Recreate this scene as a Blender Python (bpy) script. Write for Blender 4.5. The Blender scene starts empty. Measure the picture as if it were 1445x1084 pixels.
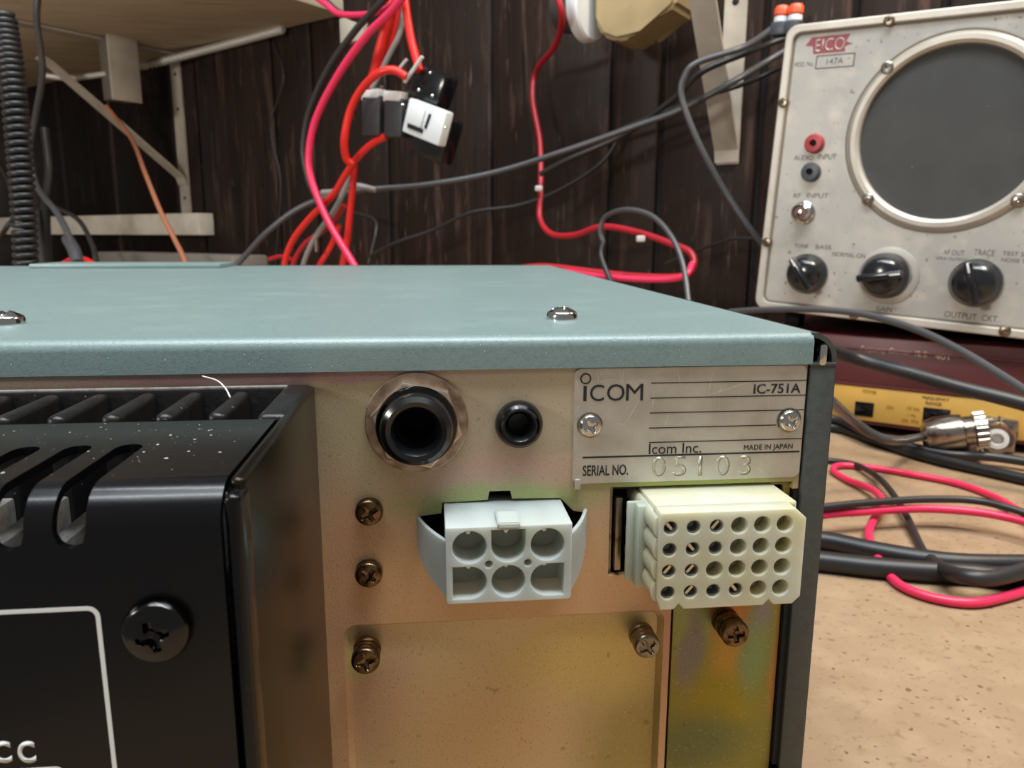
import bpy, bmesh, math, random
from mathutils import Vector, Matrix, Quaternion
random.seed(7)
sc = bpy.context.scene
COL = sc.collection

# ---------------------------------------------------------------- camera
FPX, YAW, PITCH, ROLL = 1070.4, .107762, .193572, .002885
CAM = Vector((0, -.128, .145))
fw = Vector((math.sin(YAW)*math.cos(PITCH), math.cos(YAW)*math.cos(PITCH), -math.sin(PITCH)))
_r = fw.cross(Vector((0, 0, 1))).normalized(); _u = _r.cross(fw)
rt = _r*math.cos(ROLL) + _u*math.sin(ROLL); up = -_r*math.sin(ROLL) + _u*math.cos(ROLL)
cd = bpy.data.cameras.new('camera'); cam = bpy.data.objects.new('camera', cd); COL.objects.link(cam)
cd.sensor_width = 36; cd.lens = FPX/1445*36; cd.clip_start = .005; cd.clip_end = 20
m = Matrix((rt, up, -fw)).transposed().to_4x4(); m.translation = CAM; cam.matrix_world = m
cd.dof.use_dof = True; cd.dof.focus_distance = .125; cd.dof.aperture_fstop = 52
sc.camera = cam

# ---------------------------------------------------------------- world, lights, exposure
def lin(c):
    return tuple(((v/255)/12.92 if v/255 <= .04045 else ((v/255+.055)/1.055)**2.4) for v in c)
w = bpy.data.worlds.new('world'); sc.world = w; w.use_nodes = True
w.node_tree.nodes['Background'].inputs[0].default_value = (1.0, .97, .92, 1)
w.node_tree.nodes['Background'].inputs[1].default_value = .21
def area(name, loc, target, sx, sy, power, col):
    l = bpy.data.lights.new(name, 'AREA'); l.shape = 'RECTANGLE'; l.size = sx; l.size_y = sy
    l.energy = power; l.color = col
    o = bpy.data.objects.new(name, l); COL.objects.link(o); o.location = loc
    o.rotation_euler = (Vector(target)-Vector(loc)).to_track_quat('-Z', 'Y').to_euler()
    return o
area('ceiling_bounce_fill', (.1, -.22, 1.60), (.1, -.2, 0), 1.6, .8, 19, (.97, .98, 1))  # added soft fill, stands in for light bounced off the ceiling
area('left_wall_fill', (-.85, -.35, .42), (-.75, 1.1, .28), .25, .12, 7, (1, .95, .88))  # added fill that brightens the rail and shelf underside at left
area('tube_lamp', (-.05, -.30, 1.25), (0, 0, .1), 1.2, .05, 8.5, (.86, .95, 1))
area('tube_lamp', (-.05, -.02, 1.30), (0, .05, .1), 1.2, .05, 8.5, (.86, .95, 1))
area('warm_lamp', (.50, .16, .66), (.42, .40, .25), .12, .12, 3.2, (1, .82, .60))
sc.view_settings.view_transform = 'Standard'; sc.view_settings.look = 'None'
sc.view_settings.gamma = 1; sc.view_settings.use_curve_mapping = False
sc.view_settings.exposure = 0.0

# ---------------------------------------------------------------- placement helpers
def ray(px, py): return rt*((px-722.5)/FPX) - up*((py-542)/FPX) + fw
def P(px, py, ax, v):
    d = ray(px, py); i = 'xyz'.index(ax); return CAM + d*((v-CAM[i])/d[i])
AW = math.radians(41)                                   # the wall and the gear along it stand turned against the radio
EW = Vector((math.cos(AW), -math.sin(AW), 0)); NW = Vector((math.sin(AW), math.cos(AW), 0))
def Q(px, py, d):                                       # point on a plane parallel to the wall, d = distance along NW
    r = ray(px, py); return CAM + r*((d-CAM.dot(NW))/r.dot(NW))
WALL = .68
def Wd(u, d, z): return EW*u + NW*d + Vector((0, 0, z))

# ---------------------------------------------------------------- materials
def mat(name, col, rough=.5, metal=0.0, noise=None, bump=None, coat=0, spec=None, sss=0, trans=0, spots=None, ior=None, voro=None):
    m = bpy.data.materials.new(name); m.use_nodes = True; nt = m.node_tree; N = nt.nodes; L = nt.links
    b = N['Principled BSDF']; c = (*lin(col), 1)
    b.inputs['Base Color'].default_value = c; b.inputs['Roughness'].default_value = rough; b.inputs['Metallic'].default_value = metal
    if coat: b.inputs['Coat Weight'].default_value = coat; b.inputs['Coat Roughness'].default_value = .12
    if spec is not None: b.inputs['Specular IOR Level'].default_value = spec
    if sss:
        b.inputs['Subsurface Weight'].default_value = sss; b.inputs['Subsurface Radius'].default_value = (.0065, .006, .005)
        b.inputs['Subsurface Scale'].default_value = 1
    if trans: b.inputs['Transmission Weight'].default_value = trans
    if ior: b.inputs['IOR'].default_value = ior
    tc = N.new('ShaderNodeTexCoord'); cur = None
    def nz(scale, detail=4, st=None):
        n = N.new('ShaderNodeTexNoise'); n.inputs['Scale'].default_value = scale; n.inputs['Detail'].default_value = detail
        if st:
            mp = N.new('ShaderNodeMapping'); mp.inputs['Scale'].default_value = st
            L.new(tc.outputs['Object'], mp.inputs[0]); L.new(mp.outputs[0], n.inputs['Vector'])
        else: L.new(tc.outputs['Object'], n.inputs['Vector'])
        return n
    def ramp(src, a, bb, ca=(0, 0, 0, 1), cb=(1, 1, 1, 1)):
        r = N.new('ShaderNodeValToRGB'); r.color_ramp.elements[0].position = a; r.color_ramp.elements[1].position = bb
        r.color_ramp.elements[0].color = ca; r.color_ramp.elements[1].color = cb
        L.new(src, r.inputs[0]); return r
    def mix(fac, c1, c2):
        x = N.new('ShaderNodeMix'); x.data_type = 'RGBA'
        L.new(fac, x.inputs[0])
        for s, v in ((6, c1), (7, c2)):
            if isinstance(v, tuple): x.inputs[s].default_value = v
            else: L.new(v, x.inputs[s])
        return x.outputs[2]
    cur = c
    if noise:
        for (scale, col2, lo, hi, *st) in noise:
            n = nz(scale, 5, st[0] if st else None); r = ramp(n.outputs['Fac'], lo, hi)
            cur = mix(r.outputs[0], cur, (*lin(col2), 1))
    if spots:
        for (scale, col2, lo, hi) in spots:
            n = nz(scale, 1); r = ramp(n.outputs['Fac'], lo, hi)
            cur = mix(r.outputs[0], cur, (*lin(col2), 1))
    if not isinstance(cur, tuple): L.new(cur, b.inputs['Base Color'])
    if bump:
        scale, strength, dist = bump[:3]
        n = nz(scale, 3, bump[3] if len(bump) > 3 else None); bp = N.new('ShaderNodeBump'); bp.inputs['Strength'].default_value = strength
        bp.inputs['Distance'].default_value = dist; L.new(n.outputs['Fac'], bp.inputs['Height']); L.new(bp.outputs[0], b.inputs['Normal'])
    return m

def chromate(name, base, patches, rough=.40, metal=.35, grad=None):
    """zinc plating with yellow chromate: patches = (x, z, rx, rz, colour, softness) lie on the sheet itself; grad = tone by height, plating mixed with painted-in reflection"""
    m = bpy.data.materials.new(name); m.use_nodes = True; nt = m.node_tree; N = nt.nodes; L = nt.links
    gn = lambda c: tuple(min(240, v*1.17) for v in c)
    base = gn(base); patches = [(*p[:4], gn(p[4]), p[5]) for p in patches]; grad = grad and (*grad[:2], gn(grad[2]))
    b = N['Principled BSDF']; b.inputs['Metallic'].default_value = metal; b.inputs['Roughness'].default_value = rough
    tc = N.new('ShaderNodeTexCoord'); sep = N.new('ShaderNodeSeparateXYZ')
    wn = N.new('ShaderNodeTexNoise'); wn.inputs['Scale'].default_value = 90; wn.inputs['Detail'].default_value = 3
    L.new(tc.outputs['Object'], wn.inputs['Vector'])
    off = N.new('ShaderNodeVectorMath'); off.operation = 'MULTIPLY_ADD'
    sb = N.new('ShaderNodeVectorMath'); sb.operation = 'SUBTRACT'; sb.inputs[1].default_value = (.5, .5, .5)
    L.new(wn.outputs['Color'], sb.inputs[0]); L.new(sb.outputs[0], off.inputs[0]); off.inputs[1].default_value = (.005, .005, .005)
    L.new(tc.outputs['Object'], off.inputs[2]); L.new(off.outputs[0], sep.inputs[0])
    def M(op, a, bb=None):
        n = N.new('ShaderNodeMath'); n.operation = op
        for i, v in enumerate((a, bb)):
            if v is None: continue
            if isinstance(v, (int, float)): n.inputs[i].default_value = v
            else: L.new(v, n.inputs[i])
        return n.outputs[0]
    def mixc(fac, c1, c2):
        x = N.new('ShaderNodeMix'); x.data_type = 'RGBA'; L.new(fac, x.inputs[0])
        for s, v in ((6, c1), (7, c2)):
            if isinstance(v, tuple): x.inputs[s].default_value = v
            else: L.new(v, x.inputs[s])
        return x.outputs[2]
    cur = (*lin(base), 1)
    if grad:
        z0, z1, col2 = grad
        mr = N.new('ShaderNodeMapRange'); mr.inputs[1].default_value = z0; mr.inputs[2].default_value = z1
        mr.interpolation_type = 'SMOOTHSTEP'
        L.new(sep.outputs[2], mr.inputs[0]); cur = mixc(mr.outputs[0], cur, (*lin(col2), 1))
    for (x, z, rx, rz, col, soft) in patches:
        dx = M('DIVIDE', M('SUBTRACT', sep.outputs[0], x), rx); dz = M('DIVIDE', M('SUBTRACT', sep.outputs[2], z), rz)
        d = M('SQRT', M('ADD', M('MULTIPLY', dx, dx), M('MULTIPLY', dz, dz)))
        mr = N.new('ShaderNodeMapRange'); mr.interpolation_type = 'SMOOTHSTEP'
        mr.inputs[1].default_value = 1+soft; mr.inputs[2].default_value = max(0, 1-soft); L.new(d, mr.inputs[0])
        cur = mixc(mr.outputs[0], cur, (*lin(col), 1))
    # fine grain and specks
    for (scale, col2, lo, hi, amt) in ((2600, (70, 55, 35), .60, .75, .5), (1500, (205, 190, 150), .62, .74, .35), (420, (95, 70, 45), .70, .76, .35)):
        n = N.new('ShaderNodeTexNoise'); n.inputs['Scale'].default_value = scale; n.inputs['Detail'].default_value = 2
        L.new(tc.outputs['Object'], n.inputs['Vector'])
        mr = N.new('ShaderNodeMapRange'); mr.inputs[1].default_value = lo; mr.inputs[2].default_value = hi; mr.inputs[4].default_value = amt
        L.new(n.outputs['Fac'], mr.inputs[0]); cur = mixc(mr.outputs[0], cur, (*lin(col2), 1))
    L.new(cur, b.inputs['Base Color'])
    n = N.new('ShaderNodeTexNoise'); n.inputs['Scale'].default_value = 2500
    L.new(tc.outputs['Object'], n.inputs['Vector'])
    bp = N.new('ShaderNodeBump'); bp.inputs['Strength'].default_value = .25; bp.inputs['Distance'].default_value = .0002
    L.new(n.outputs['Fac'], bp.inputs['Height']); L.new(bp.outputs[0], b.inputs['Normal'])
    return m

M = {}
M['cover'] = mat('cover_paint', (122, 142, 141), .36, 0, noise=[(1500, (110, 130, 129), .45, .7), (60, (130, 149, 147), .5, .8)],
                 spots=[(1500, (180, 192, 188), .75, .78)], bump=(3800, .35, .00012), spec=.7)
M['case'] = mat('case_paint', (72, 76, 73), .42, 0, noise=[(700, (65, 68, 66), .45, .7)], bump=(1500, .3, .0002))
M['case_dark'] = mat('case_inner', (22, 25, 26), .7)
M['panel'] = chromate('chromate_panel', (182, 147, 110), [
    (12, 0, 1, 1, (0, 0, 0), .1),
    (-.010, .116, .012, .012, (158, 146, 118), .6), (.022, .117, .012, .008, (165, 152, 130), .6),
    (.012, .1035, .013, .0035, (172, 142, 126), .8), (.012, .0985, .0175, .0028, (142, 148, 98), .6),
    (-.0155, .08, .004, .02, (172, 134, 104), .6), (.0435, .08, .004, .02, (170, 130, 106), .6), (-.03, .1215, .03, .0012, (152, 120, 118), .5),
    (.048, .1008, .018, .0016, (138, 148, 88), .5)], grad=(.082, .112, (158, 144, 124)))  # greyer towards the top: plating tone with some reflected light put into the colour
M['strip'] = chromate('chromate_strip', (128, 118, 52), [
    (.049, .078, .006, .012, (128, 135, 78), .5), (.0490, .066, .0022, .009, (118, 110, 98), .5),
    (.0560, .0735, .0032, .007, (176, 108, 62), .7), (.0562, .064, .0034, .007, (164, 128, 50), .7), (.056, .055, .007, .006, (138, 122, 30), .6),
    (.0625, .0725, .0022, .004, (124, 112, 106), .6), (.0618, .064, .0026, .007, (118, 130, 82), .7), (.0663, .06, .0008, .012, (158, 114, 58), .8),
    (.05, .046, .010, .006, (102, 104, 58), .6)], rough=.45, metal=.35)
M['plate'] = chromate('chromate_plate', (186, 164, 126), [
    (-.011, .060, .007, .012, (178, 146, 120), .6), (-.014, .069, .004, .004, (168, 160, 110), .6), (.010, .05, .02, .012, (184, 154, 112), .8),
    (.038, .045, .010, .02, (150, 132, 78), .7), (.030, .066, .014, .008, (186, 160, 96), .8)], rough=.45)
M['steel'] = mat('plated_steel', (150, 138, 118), .28, 1, noise=[(500, (95, 80, 60), .5, .7)], bump=(900, .3, .0002))
M['bronze_screw'] = mat('bronze_screw', (128, 104, 76), .30, 1, noise=[(600, (70, 52, 36), .45, .65)], bump=(1200, .3, .0002))
M['chrome'] = mat('chrome', (205, 205, 202), .14, 1)
M['dark_chrome'] = mat('dark_chrome', (60, 60, 60), .16, 1)
M['nickel'] = mat('nickel', (180, 170, 160), .24, 1, noise=[(250, (120, 105, 90), .5, .75)])
M['washer'] = mat('washer_metal', (186, 166, 148), .42, .9, noise=[(400, (130, 108, 90), .4, .7)])
M['nut'] = mat('nut_metal', (202, 184, 166), .32, .85)
M['alu'] = mat('nameplate_aluminium', (208, 204, 194), .44, .75, noise=[(160, (188, 182, 170), .4, .7), (1200, (205, 198, 185), .6, .8, (1, 1, .05))], bump=(1500, .15, .0001))
M['scratch'] = mat('bare_scratch', (235, 230, 218), .5, .4)
M['stamp'] = mat('stamped_metal', (205, 198, 182), .35, .9)
M['stamp_dark'] = mat('stamped_edge_shade', (120, 112, 98), .5, .6)
M['ink'] = mat('black_ink', (28, 30, 34), .6)
M['white_ink'] = mat('white_ink', (225, 228, 225), .6)
M['gloss_black'] = mat('gloss_black_paint', (9, 9, 12), .24, 0, coat=.1, spec=.3, bump=(900, .06, .0002))
M['anod'] = mat('black_anodised', (48, 46, 46), .36, .7, noise=[(500, (60, 58, 57), .5, .8)], bump=(1400, .3, .0002), spots=[(900, (150, 145, 140), .76, .78)])
M['anod_side'] = mat('black_anodised_smooth', (46, 40, 33), .30, .8, noise=[(90, (38, 34, 27), .4, .7)], bump=(1200, .12, .0002))
M['silver'] = mat('bare_aluminium', (200, 198, 192), .4, .7, noise=[(700, (165, 160, 155), .45, .7)])
M['black_plastic'] = mat('black_plastic', (16, 17, 20), .24, 0, coat=.3)
M['black_matte'] = mat('black_matte', (12, 12, 13), .75)
M['nylon'] = mat('white_nylon', (190, 200, 198), .38, 0, sss=.5, noise=[(60, (184, 192, 182), .45, .7)])
M['nylon_in'] = mat('white_nylon_inside', (196, 196, 182), .5)
M['nylon_y'] = mat('aged_nylon', (200, 194, 158), .4, 0, sss=.5, noise=[(70, (204, 205, 184), .42, .62)])
M['nylon_flange'] = mat('pale_nylon', (178, 188, 172), .4, 0, sss=.4)
M['pin'] = mat('tin_pin', (205, 200, 185), .25, 1)
M['socket'] = mat('socket_metal', (150, 152, 150), .5, .7)
M['bench'] = mat('fibreboard', (156, 130, 101), .75, 0, noise=[(9, (145, 118, 90), .4, .7), (70, (164, 138, 109), .45, .7), (260, (132, 105, 78), .58, .72)],
                 spots=[(330, (112, 84, 58), .70, .74), (700, (135, 105, 78), .70, .75)], bump=(350, .3, .0006))
M['wood'] = mat('dark_wood_panelling', (48, 33, 27), .5, 0, spec=.25, noise=[(26, (32, 23, 19), .35, .65, (1, 1, .12)), (75, (82, 62, 54), .54, .72, (1, 1, .10)), (160, (22, 17, 16), .55, .68, (1, 1, .05)), (9, (36, 26, 22), .45, .62, (1, 1, .7)), (210, (96, 76, 66), .64, .76, (1, 1, .12))], bump=(150, .3, .001, (1, 1, .08)))
M['groove'] = mat('panel_groove', (14, 11, 10), .9)
M['shelf'] = mat('shelf_board', (206, 192, 168), .7, 0, noise=[(12, (188, 174, 150), .4, .7, (1, 4, 1))])
M['white_rail'] = mat('cream_painted_board', (232, 226, 214), .55, 0, noise=[(30, (214, 206, 190), .45, .7)])
M['bracket'] = mat('cream_painted_steel', (188, 180, 166), .5, 0, noise=[(40, (172, 162, 150), .4, .7)])
M['flex'] = mat('galvanised_conduit', (214, 212, 206), .35, .3)
M['grey_box'] = mat('grey_metal_box', (120, 112, 102), .5, .2)
def rub(n, c, r=.42): M[n] = mat(n, c, r, 0, bump=(300, .15, .0003))
rub('rubber', (34, 34, 36)); rub('grey_cable', (74, 74, 77), .34); rub('light_cable', (150, 150, 150)); rub('dark_cable', (44, 42, 42))
rub('pink_wire', (232, 50, 92), .35); rub('red_wire', (226, 42, 36), .35); rub('dark_red_wire', (176, 32, 46), .4); rub('copper_wire', (176, 112, 84), .3)
M['clear'] = mat('clear_tie', (210, 205, 200), .3, 0)
M['white_plastic'] = mat('white_plastic', (226, 230, 232), .4)
M['beige_plastic'] = mat('beige_plastic', (168, 148, 108), .5, 0, noise=[(18, (146, 126, 90), .4, .7)])
M['connector_grey'] = mat('dark_grey_plastic', (50, 50, 52), .5)
M['scope_alu'] = mat('worn_aluminium_face', (180, 176, 169), .48, .35, noise=[(14, (162, 159, 154), .4, .65), (60, (192, 184, 172), .5, .75)], spots=[(260, (130, 120, 105), .72, .76)], bump=(700, .15, .0003))
M['scope_rim'] = mat('face_rim', (196, 190, 180), .4, .4, noise=[(40, (180, 172, 160), .4, .7)])
M['groove_line'] = mat('rim_groove', (128, 118, 104), .6)
M['cabinet'] = mat('grey_cabinet', (62, 60, 60), .5)
M['screen'] = mat('speaker_cloth', (58, 58, 57), .65, 0, noise=[(30, (66, 66, 64), .4, .7)], spots=[(200, (120, 120, 118), .77, .79)], bump=(1500, .3, .0003))
M['red_jack'] = mat('red_jack', (160, 50, 56), .4)
M['grey_jack'] = mat('dark_jack', (62, 66, 72), .4)
M['knob'] = mat('black_knob', (24, 26, 30), .2, coat=.4)
M['faded_ink'] = mat('faded_ink', (66, 64, 62), .7)
M['red_ink'] = mat('red_ink', (150, 72, 80), .6)
M['maroon'] = mat('maroon_enamel', (96, 44, 46), .38, 0, noise=[(20, (84, 38, 40), .4, .7)])
M['yellow'] = mat('yellow_panel', (226, 178, 88), .5, 0, noise=[(25, (216, 168, 84), .4, .7)])
M['gold_ink'] = mat('gold_ink', (232, 206, 176), .5)
M['amber_ink'] = mat('amber_ink', (160, 116, 40), .6)
M['ptfe'] = mat('connector_insulator', (236, 232, 226), .4)
M['orange'] = mat('orange_cap', (226, 92, 56), .4)
M['chip'] = mat('paint_chip', (175, 168, 162), .6)
M['hair'] = mat('white_fibre', (225, 222, 220), .5)
M['gap'] = mat('shadow_gap', (20, 14, 10), .9)

# ---------------------------------------------------------------- object helpers
I4 = Matrix.Identity(4)
def link(name, me, material, parent=None):
    o = bpy.data.objects.new(name, me); COL.objects.link(o)
    if material is not None and not me.materials: me.materials.append(material)
    if parent is not None:
        o.parent = parent
        r = parent
        if not parent.get('local_frame'):
            # mesh is in world coordinates: cancel the parent's own placement
            o.matrix_parent_inverse = world_of(parent).inverted()
        else: o['local_frame'] = 1
    return o
WM = {}
def world_of(o): return WM.get(o.name, I4)
def thing(name, label, cat, loc=(0, 0, 0), group=None, frame=None):
    o = bpy.data.objects.new(name, None); COL.objects.link(o); o.empty_display_size = .01
    mt = frame if frame is not None else Matrix.Translation(loc)
    o.matrix_world = mt; WM[o.name] = mt.copy()
    if frame is not None: o['local_frame'] = 1
    o['label'] = label; o['category'] = cat
    if group: o['group'] = group
    return o
def tag(o, label, cat, group=None):
    o['label'] = label; o['category'] = cat
    if group: o['group'] = group
    return o
def fin(bm, name, material, parent=None, smooth=True, angle=35, X=None):
    if X is not None: bmesh.ops.transform(bm, matrix=X, verts=bm.verts)
    me = bpy.data.meshes.new(name); bmesh.ops.recalc_face_normals(bm, faces=bm.faces); bm.to_mesh(me); bm.free()
    if smooth:
        for p in me.polygons: p.use_smooth = True
        me.set_sharp_from_angle(angle=math.radians(angle))
    return link(name, me, material, parent)
def box(lo, hi, bev=0, seg=2, bm=None):
    b = bm or bmesh.new()
    lo = Vector(lo); hi = Vector(hi)
    r = bmesh.ops.create_cube(b, size=1, matrix=Matrix.Translation((lo+hi)/2) @ Matrix.Diagonal((*(hi-lo), 1)))
    if bev:
        es = list({e for v in r['verts'] for e in v.link_edges})
        bmesh.ops.bevel(b, geom=es, offset=bev, segments=seg, affect='EDGES', profile=.5)
    return b
def lathe(prof, seg=40, X=None, bm=None):
    """prof = (radius, height) pairs, turned about local +Z"""
    b = bm or bmesh.new(); rings = []
    for r, h in prof:
        if r < 1e-7: rings.append([b.verts.new((0, 0, h))])
        else: rings.append([b.verts.new((r*math.cos(2*math.pi*k/seg), r*math.sin(2*math.pi*k/seg), h)) for k in range(seg)])
    for a, c in zip(rings, rings[1:]):
        for k in range(seg):
            k2 = (k+1) % seg
            if len(a) == 1 and len(c) == 1: continue
            if len(a) == 1: b.faces.new((a[0], c[k], c[k2]))
            elif len(c) == 1: b.faces.new((a[k], a[k2], c[0]))
            else: b.faces.new((a[k], a[k2], c[k2], c[k]))
    if X is not None: bmesh.ops.transform(b, matrix=X, verts=[v for r in rings for v in r])
    return b
def facing(loc, out=(0, -1, 0), spin=0):
    """frame whose +Z points along out"""
    q = Vector(out).to_track_quat('Z', 'Y'); return Matrix.Translation(loc) @ q.to_matrix().to_4x4() @ Matrix.Rotation(spin, 4, 'Z')
def spline(pts, n=10):
    pts = [Vector(p) for p in pts]; out = []
    if len(pts) == 2:
        return [pts[0].lerp(pts[1], i/n) for i in range(n+1)]
    ext = [pts[0]*2-pts[1]] + pts + [pts[-1]*2-pts[-2]]
    for i in range(1, len(ext)-2):
        p0, p1, p2, p3 = ext[i-1:i+3]
        for k in range(n):
            t = k/n
            out.append(.5*((2*p1)+(p2-p0)*t+(2*p0-5*p1+4*p2-p3)*t*t+(3*p1-p0-3*p2+p3)*t**3))
    out.append(pts[-1]); return out
def tube(path, rad, seg=12, bm=None, radf=None):
    b = bm or bmesh.new(); n = len(path); t0 = (path[1]-path[0]).normalized()
    nrm = t0.orthogonal().normalized(); prev = t0; rings = []
    for i, p in enumerate(path):
        t = (path[min(i+1, n-1)]-path[max(i-1, 0)]).normalized()
        nrm = prev.rotation_difference(t) @ nrm; nrm = (nrm - t*nrm.dot(t)).normalized(); prev = t; bi = t.cross(nrm)
        r = radf(i) if radf else rad
        rings.append([b.verts.new(p + (nrm*math.cos(2*math.pi*k/seg)+bi*math.sin(2*math.pi*k/seg))*r) for k in range(seg)])
    for a, c in zip(rings, rings[1:]):
        for k in range(seg): b.faces.new((a[k], a[(k+1) % seg], c[(k+1) % seg], c[k]))
    b.faces.new(rings[0][::-1]); b.faces.new(rings[-1])
    return b
def cable(name, pts, rpx, material, label=None, cat=None, parent=None, rad=None, n=10, seg=12, group=None):
    """pts: (px, py, d) on planes parallel to the wall, or Vectors"""
    v = [p if isinstance(p, Vector) else Q(*p) for p in pts]
    r = rad if rad else rpx*((v[len(v)//2]-CAM).dot(fw))/FPX
    o = fin(tube(spline(v, n), r, seg), name, M[material], parent, angle=60)
    if label: tag(o, label, cat or 'cable', group)
    return o
def rrect(x0, z0, x1, z1, r, n=5, corners=(1, 1, 1, 1)):
    """rounded rectangle, counter-clockwise from lower left; r may vary per corner"""
    out = []
    for (cx, cz, a0, on) in ((x0, z0, 180, corners[0]), (x1, z0, 270, corners[1]), (x1, z1, 0, corners[2]), (x0, z1, 90, corners[3])):
        if not on: out.append((cx, cz)); continue
        ox = cx + (r if cx == x0 else -r); oz = cz + (r if cz == z0 else -r)
        for k in range(n+1):
            a = math.radians(a0+90*k/n); out.append((ox+r*math.cos(a), oz+r*math.sin(a)))
    return out
def circ(cx, cz, r, n=24, a0=0, a1=360):
    full = a1-a0 >= 360
    return [(cx+r*math.cos(math.radians(a0+(a1-a0)*k/(n if full else n-1))), cz+r*math.sin(math.radians(a0+(a1-a0)*k/(n if full else n-1)))) for k in range(n)]
def sheet(outer, holes, y0, y1, name, material, parent=None, bev=0, smooth=False):
    """flat sheet with holes in the x-z plane, front at y0 (towards the camera), back at y1"""
    cu = bpy.data.curves.new('c', 'CURVE'); cu.dimensions = '2D'; cu.fill_mode = 'BOTH'
    for poly in [outer]+holes:
        s = cu.splines.new('POLY'); s.points.add(len(poly)-1); s.use_cyclic_u = True
        for pt, (x, z) in zip(s.points, poly): pt.co = (x*1000, z*1000, 0, 1)
    h = abs(y1-y0)/2*1000
    if bev: cu.bevel_depth = bev*1000; cu.bevel_resolution = 1; cu.extrude = max(h-bev*1000, 0); cu.offset = -bev*1000
    else: cu.extrude = h
    o = bpy.data.objects.new('c', cu); me = bpy.data.meshes.new_from_object(o)
    bpy.data.objects.remove(o); bpy.data.curves.remove(cu)
    ym = (y0+y1)/2
    me.transform(Matrix(((.001, 0, 0, 0), (0, 0, -.001, ym), (0, .001, 0, 0), (0, 0, 0, 1))))
    me.name = name; me.materials.clear()
    if smooth or bev:
        for p in me.polygons: p.use_smooth = True
        me.set_sharp_from_angle(angle=math.radians(40))
    return link(name, me, material, parent)
def text(s, x0, z0, x1, z1, y, material, parent=None, name='lettering', bold=0, thick=.00008, shear=0, space=1, frame=None, spin=0):
    """lettering fitted to the box x0..x1, z0..z1 on the plane y, facing -y"""
    cu = bpy.data.curves.new('t', 'FONT'); cu.body = s; cu.size = 1; cu.offset = bold; cu.shear = shear; cu.space_character = space
    cu.resolution_u = 4
    o = bpy.data.objects.new('t', cu); COL.objects.link(o); bpy.context.view_layer.update()
    me = bpy.data.meshes.new_from_object(o.evaluated_get(bpy.context.evaluated_depsgraph_get()))
    bpy.data.objects.remove(o); bpy.data.curves.remove(cu)
    xs = [v.co.x for v in me.vertices]; ys = [v.co.y for v in me.vertices]
    a, c, e, g = min(xs), max(xs), min(ys), max(ys)
    b = bmesh.new(); b.from_mesh(me); bpy.data.meshes.remove(me)
    for v in b.verts:
        v.co = Vector((x0+(v.co.x-a)/(c-a)*(x1-x0), y, z0+(v.co.y-e)/(g-e)*(z1-z0)))
    bmesh.ops.remove_doubles(b, verts=b.verts, dist=1e-7)
    r = bmesh.ops.extrude_face_region(b, geom=b.faces[:])
    for v in [q for q in r['geom'] if isinstance(q, bmesh.types.BMVert)]: v.co.y -= thick
    if spin: bmesh.ops.rotate(b, verts=b.verts, cent=Vector(((x0+x1)/2, y, (z0+z1)/2)), matrix=Matrix.Rotation(spin, 3, 'Y'))
    return fin(b, name, M[material], parent, smooth=False)
def joined(bms, name, material, parent=None, **k):
    b = bmesh.new()
    for x in bms:
        me = bpy.data.meshes.new('tmp'); x.to_mesh(me); x.free(); b.from_mesh(me); bpy.data.meshes.remove(me)
    return fin(b, name, material, parent, **k)
def screw_mesh(R, H, base=0, cross=1.0, rings=16, seg=56, flat=.25, spin=.3):
    """pan head with a cross recess; local +Z outwards; base = height of the shank/washers below the head"""
    b = bmesh.new(); prev = None
    cx = R*.62*cross; cw = R*.17*cross
    for i in range(rings+1):
        r = R*i/rings; row = []
        if i == 0:
            row = [b.verts.new((0, 0, base+H-R*.36))]
        else:
            for k in range(seg):
                a = 2*math.pi*k/seg; x, y = r*math.cos(a), r*math.sin(a)
                t = r/R; h = H*(1-flat*t*t) if t < .8 else H*((1-flat*.64)*math.sqrt(max(0, 1-((t-.8)/.2)**2*.75)))
                xa, ya = x*math.cos(spin)+y*math.sin(spin), -x*math.sin(spin)+y*math.cos(spin)
                dmin = min(abs(xa), abs(ya)); dmax = max(abs(xa), abs(ya))
                if dmax < cx and dmin < cw*(1.25-.5*dmax/cx): h -= R*.34*(1-.6*dmax/cx)
                row.append(b.verts.new((x, y, base+h)))
        if prev:
            for k in range(seg):
                if len(prev) == 1: b.faces.new((prev[0], row[k], row[(k+1) % seg]))
                else: b.faces.new((prev[k], row[k], row[(k+1) % seg], prev[(k+1) % seg]))
        prev = row
    low = [b.verts.new((v.co.x, v.co.y, base)) for v in prev]
    for k in range(seg): b.faces.new((prev[k], low[k], low[(k+1) % seg], prev[(k+1) % seg]))
    if base: # shank stack with spring washer rings
        pr = []; z = 0
        nst = max(2, int(base/.0011))
        for q in range(nst):
            h0, h1 = base*q/nst, base*(q+1)/nst
            rr = R*(1.0 if q % 2 == 0 else .93)
            pr += [(rr*.94, h0), (rr, h0+(h1-h0)*.2), (rr, h0+(h1-h0)*.8), (rr*.94, h1)]
        lathe(pr, 40, bm=b)
    return b

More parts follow.
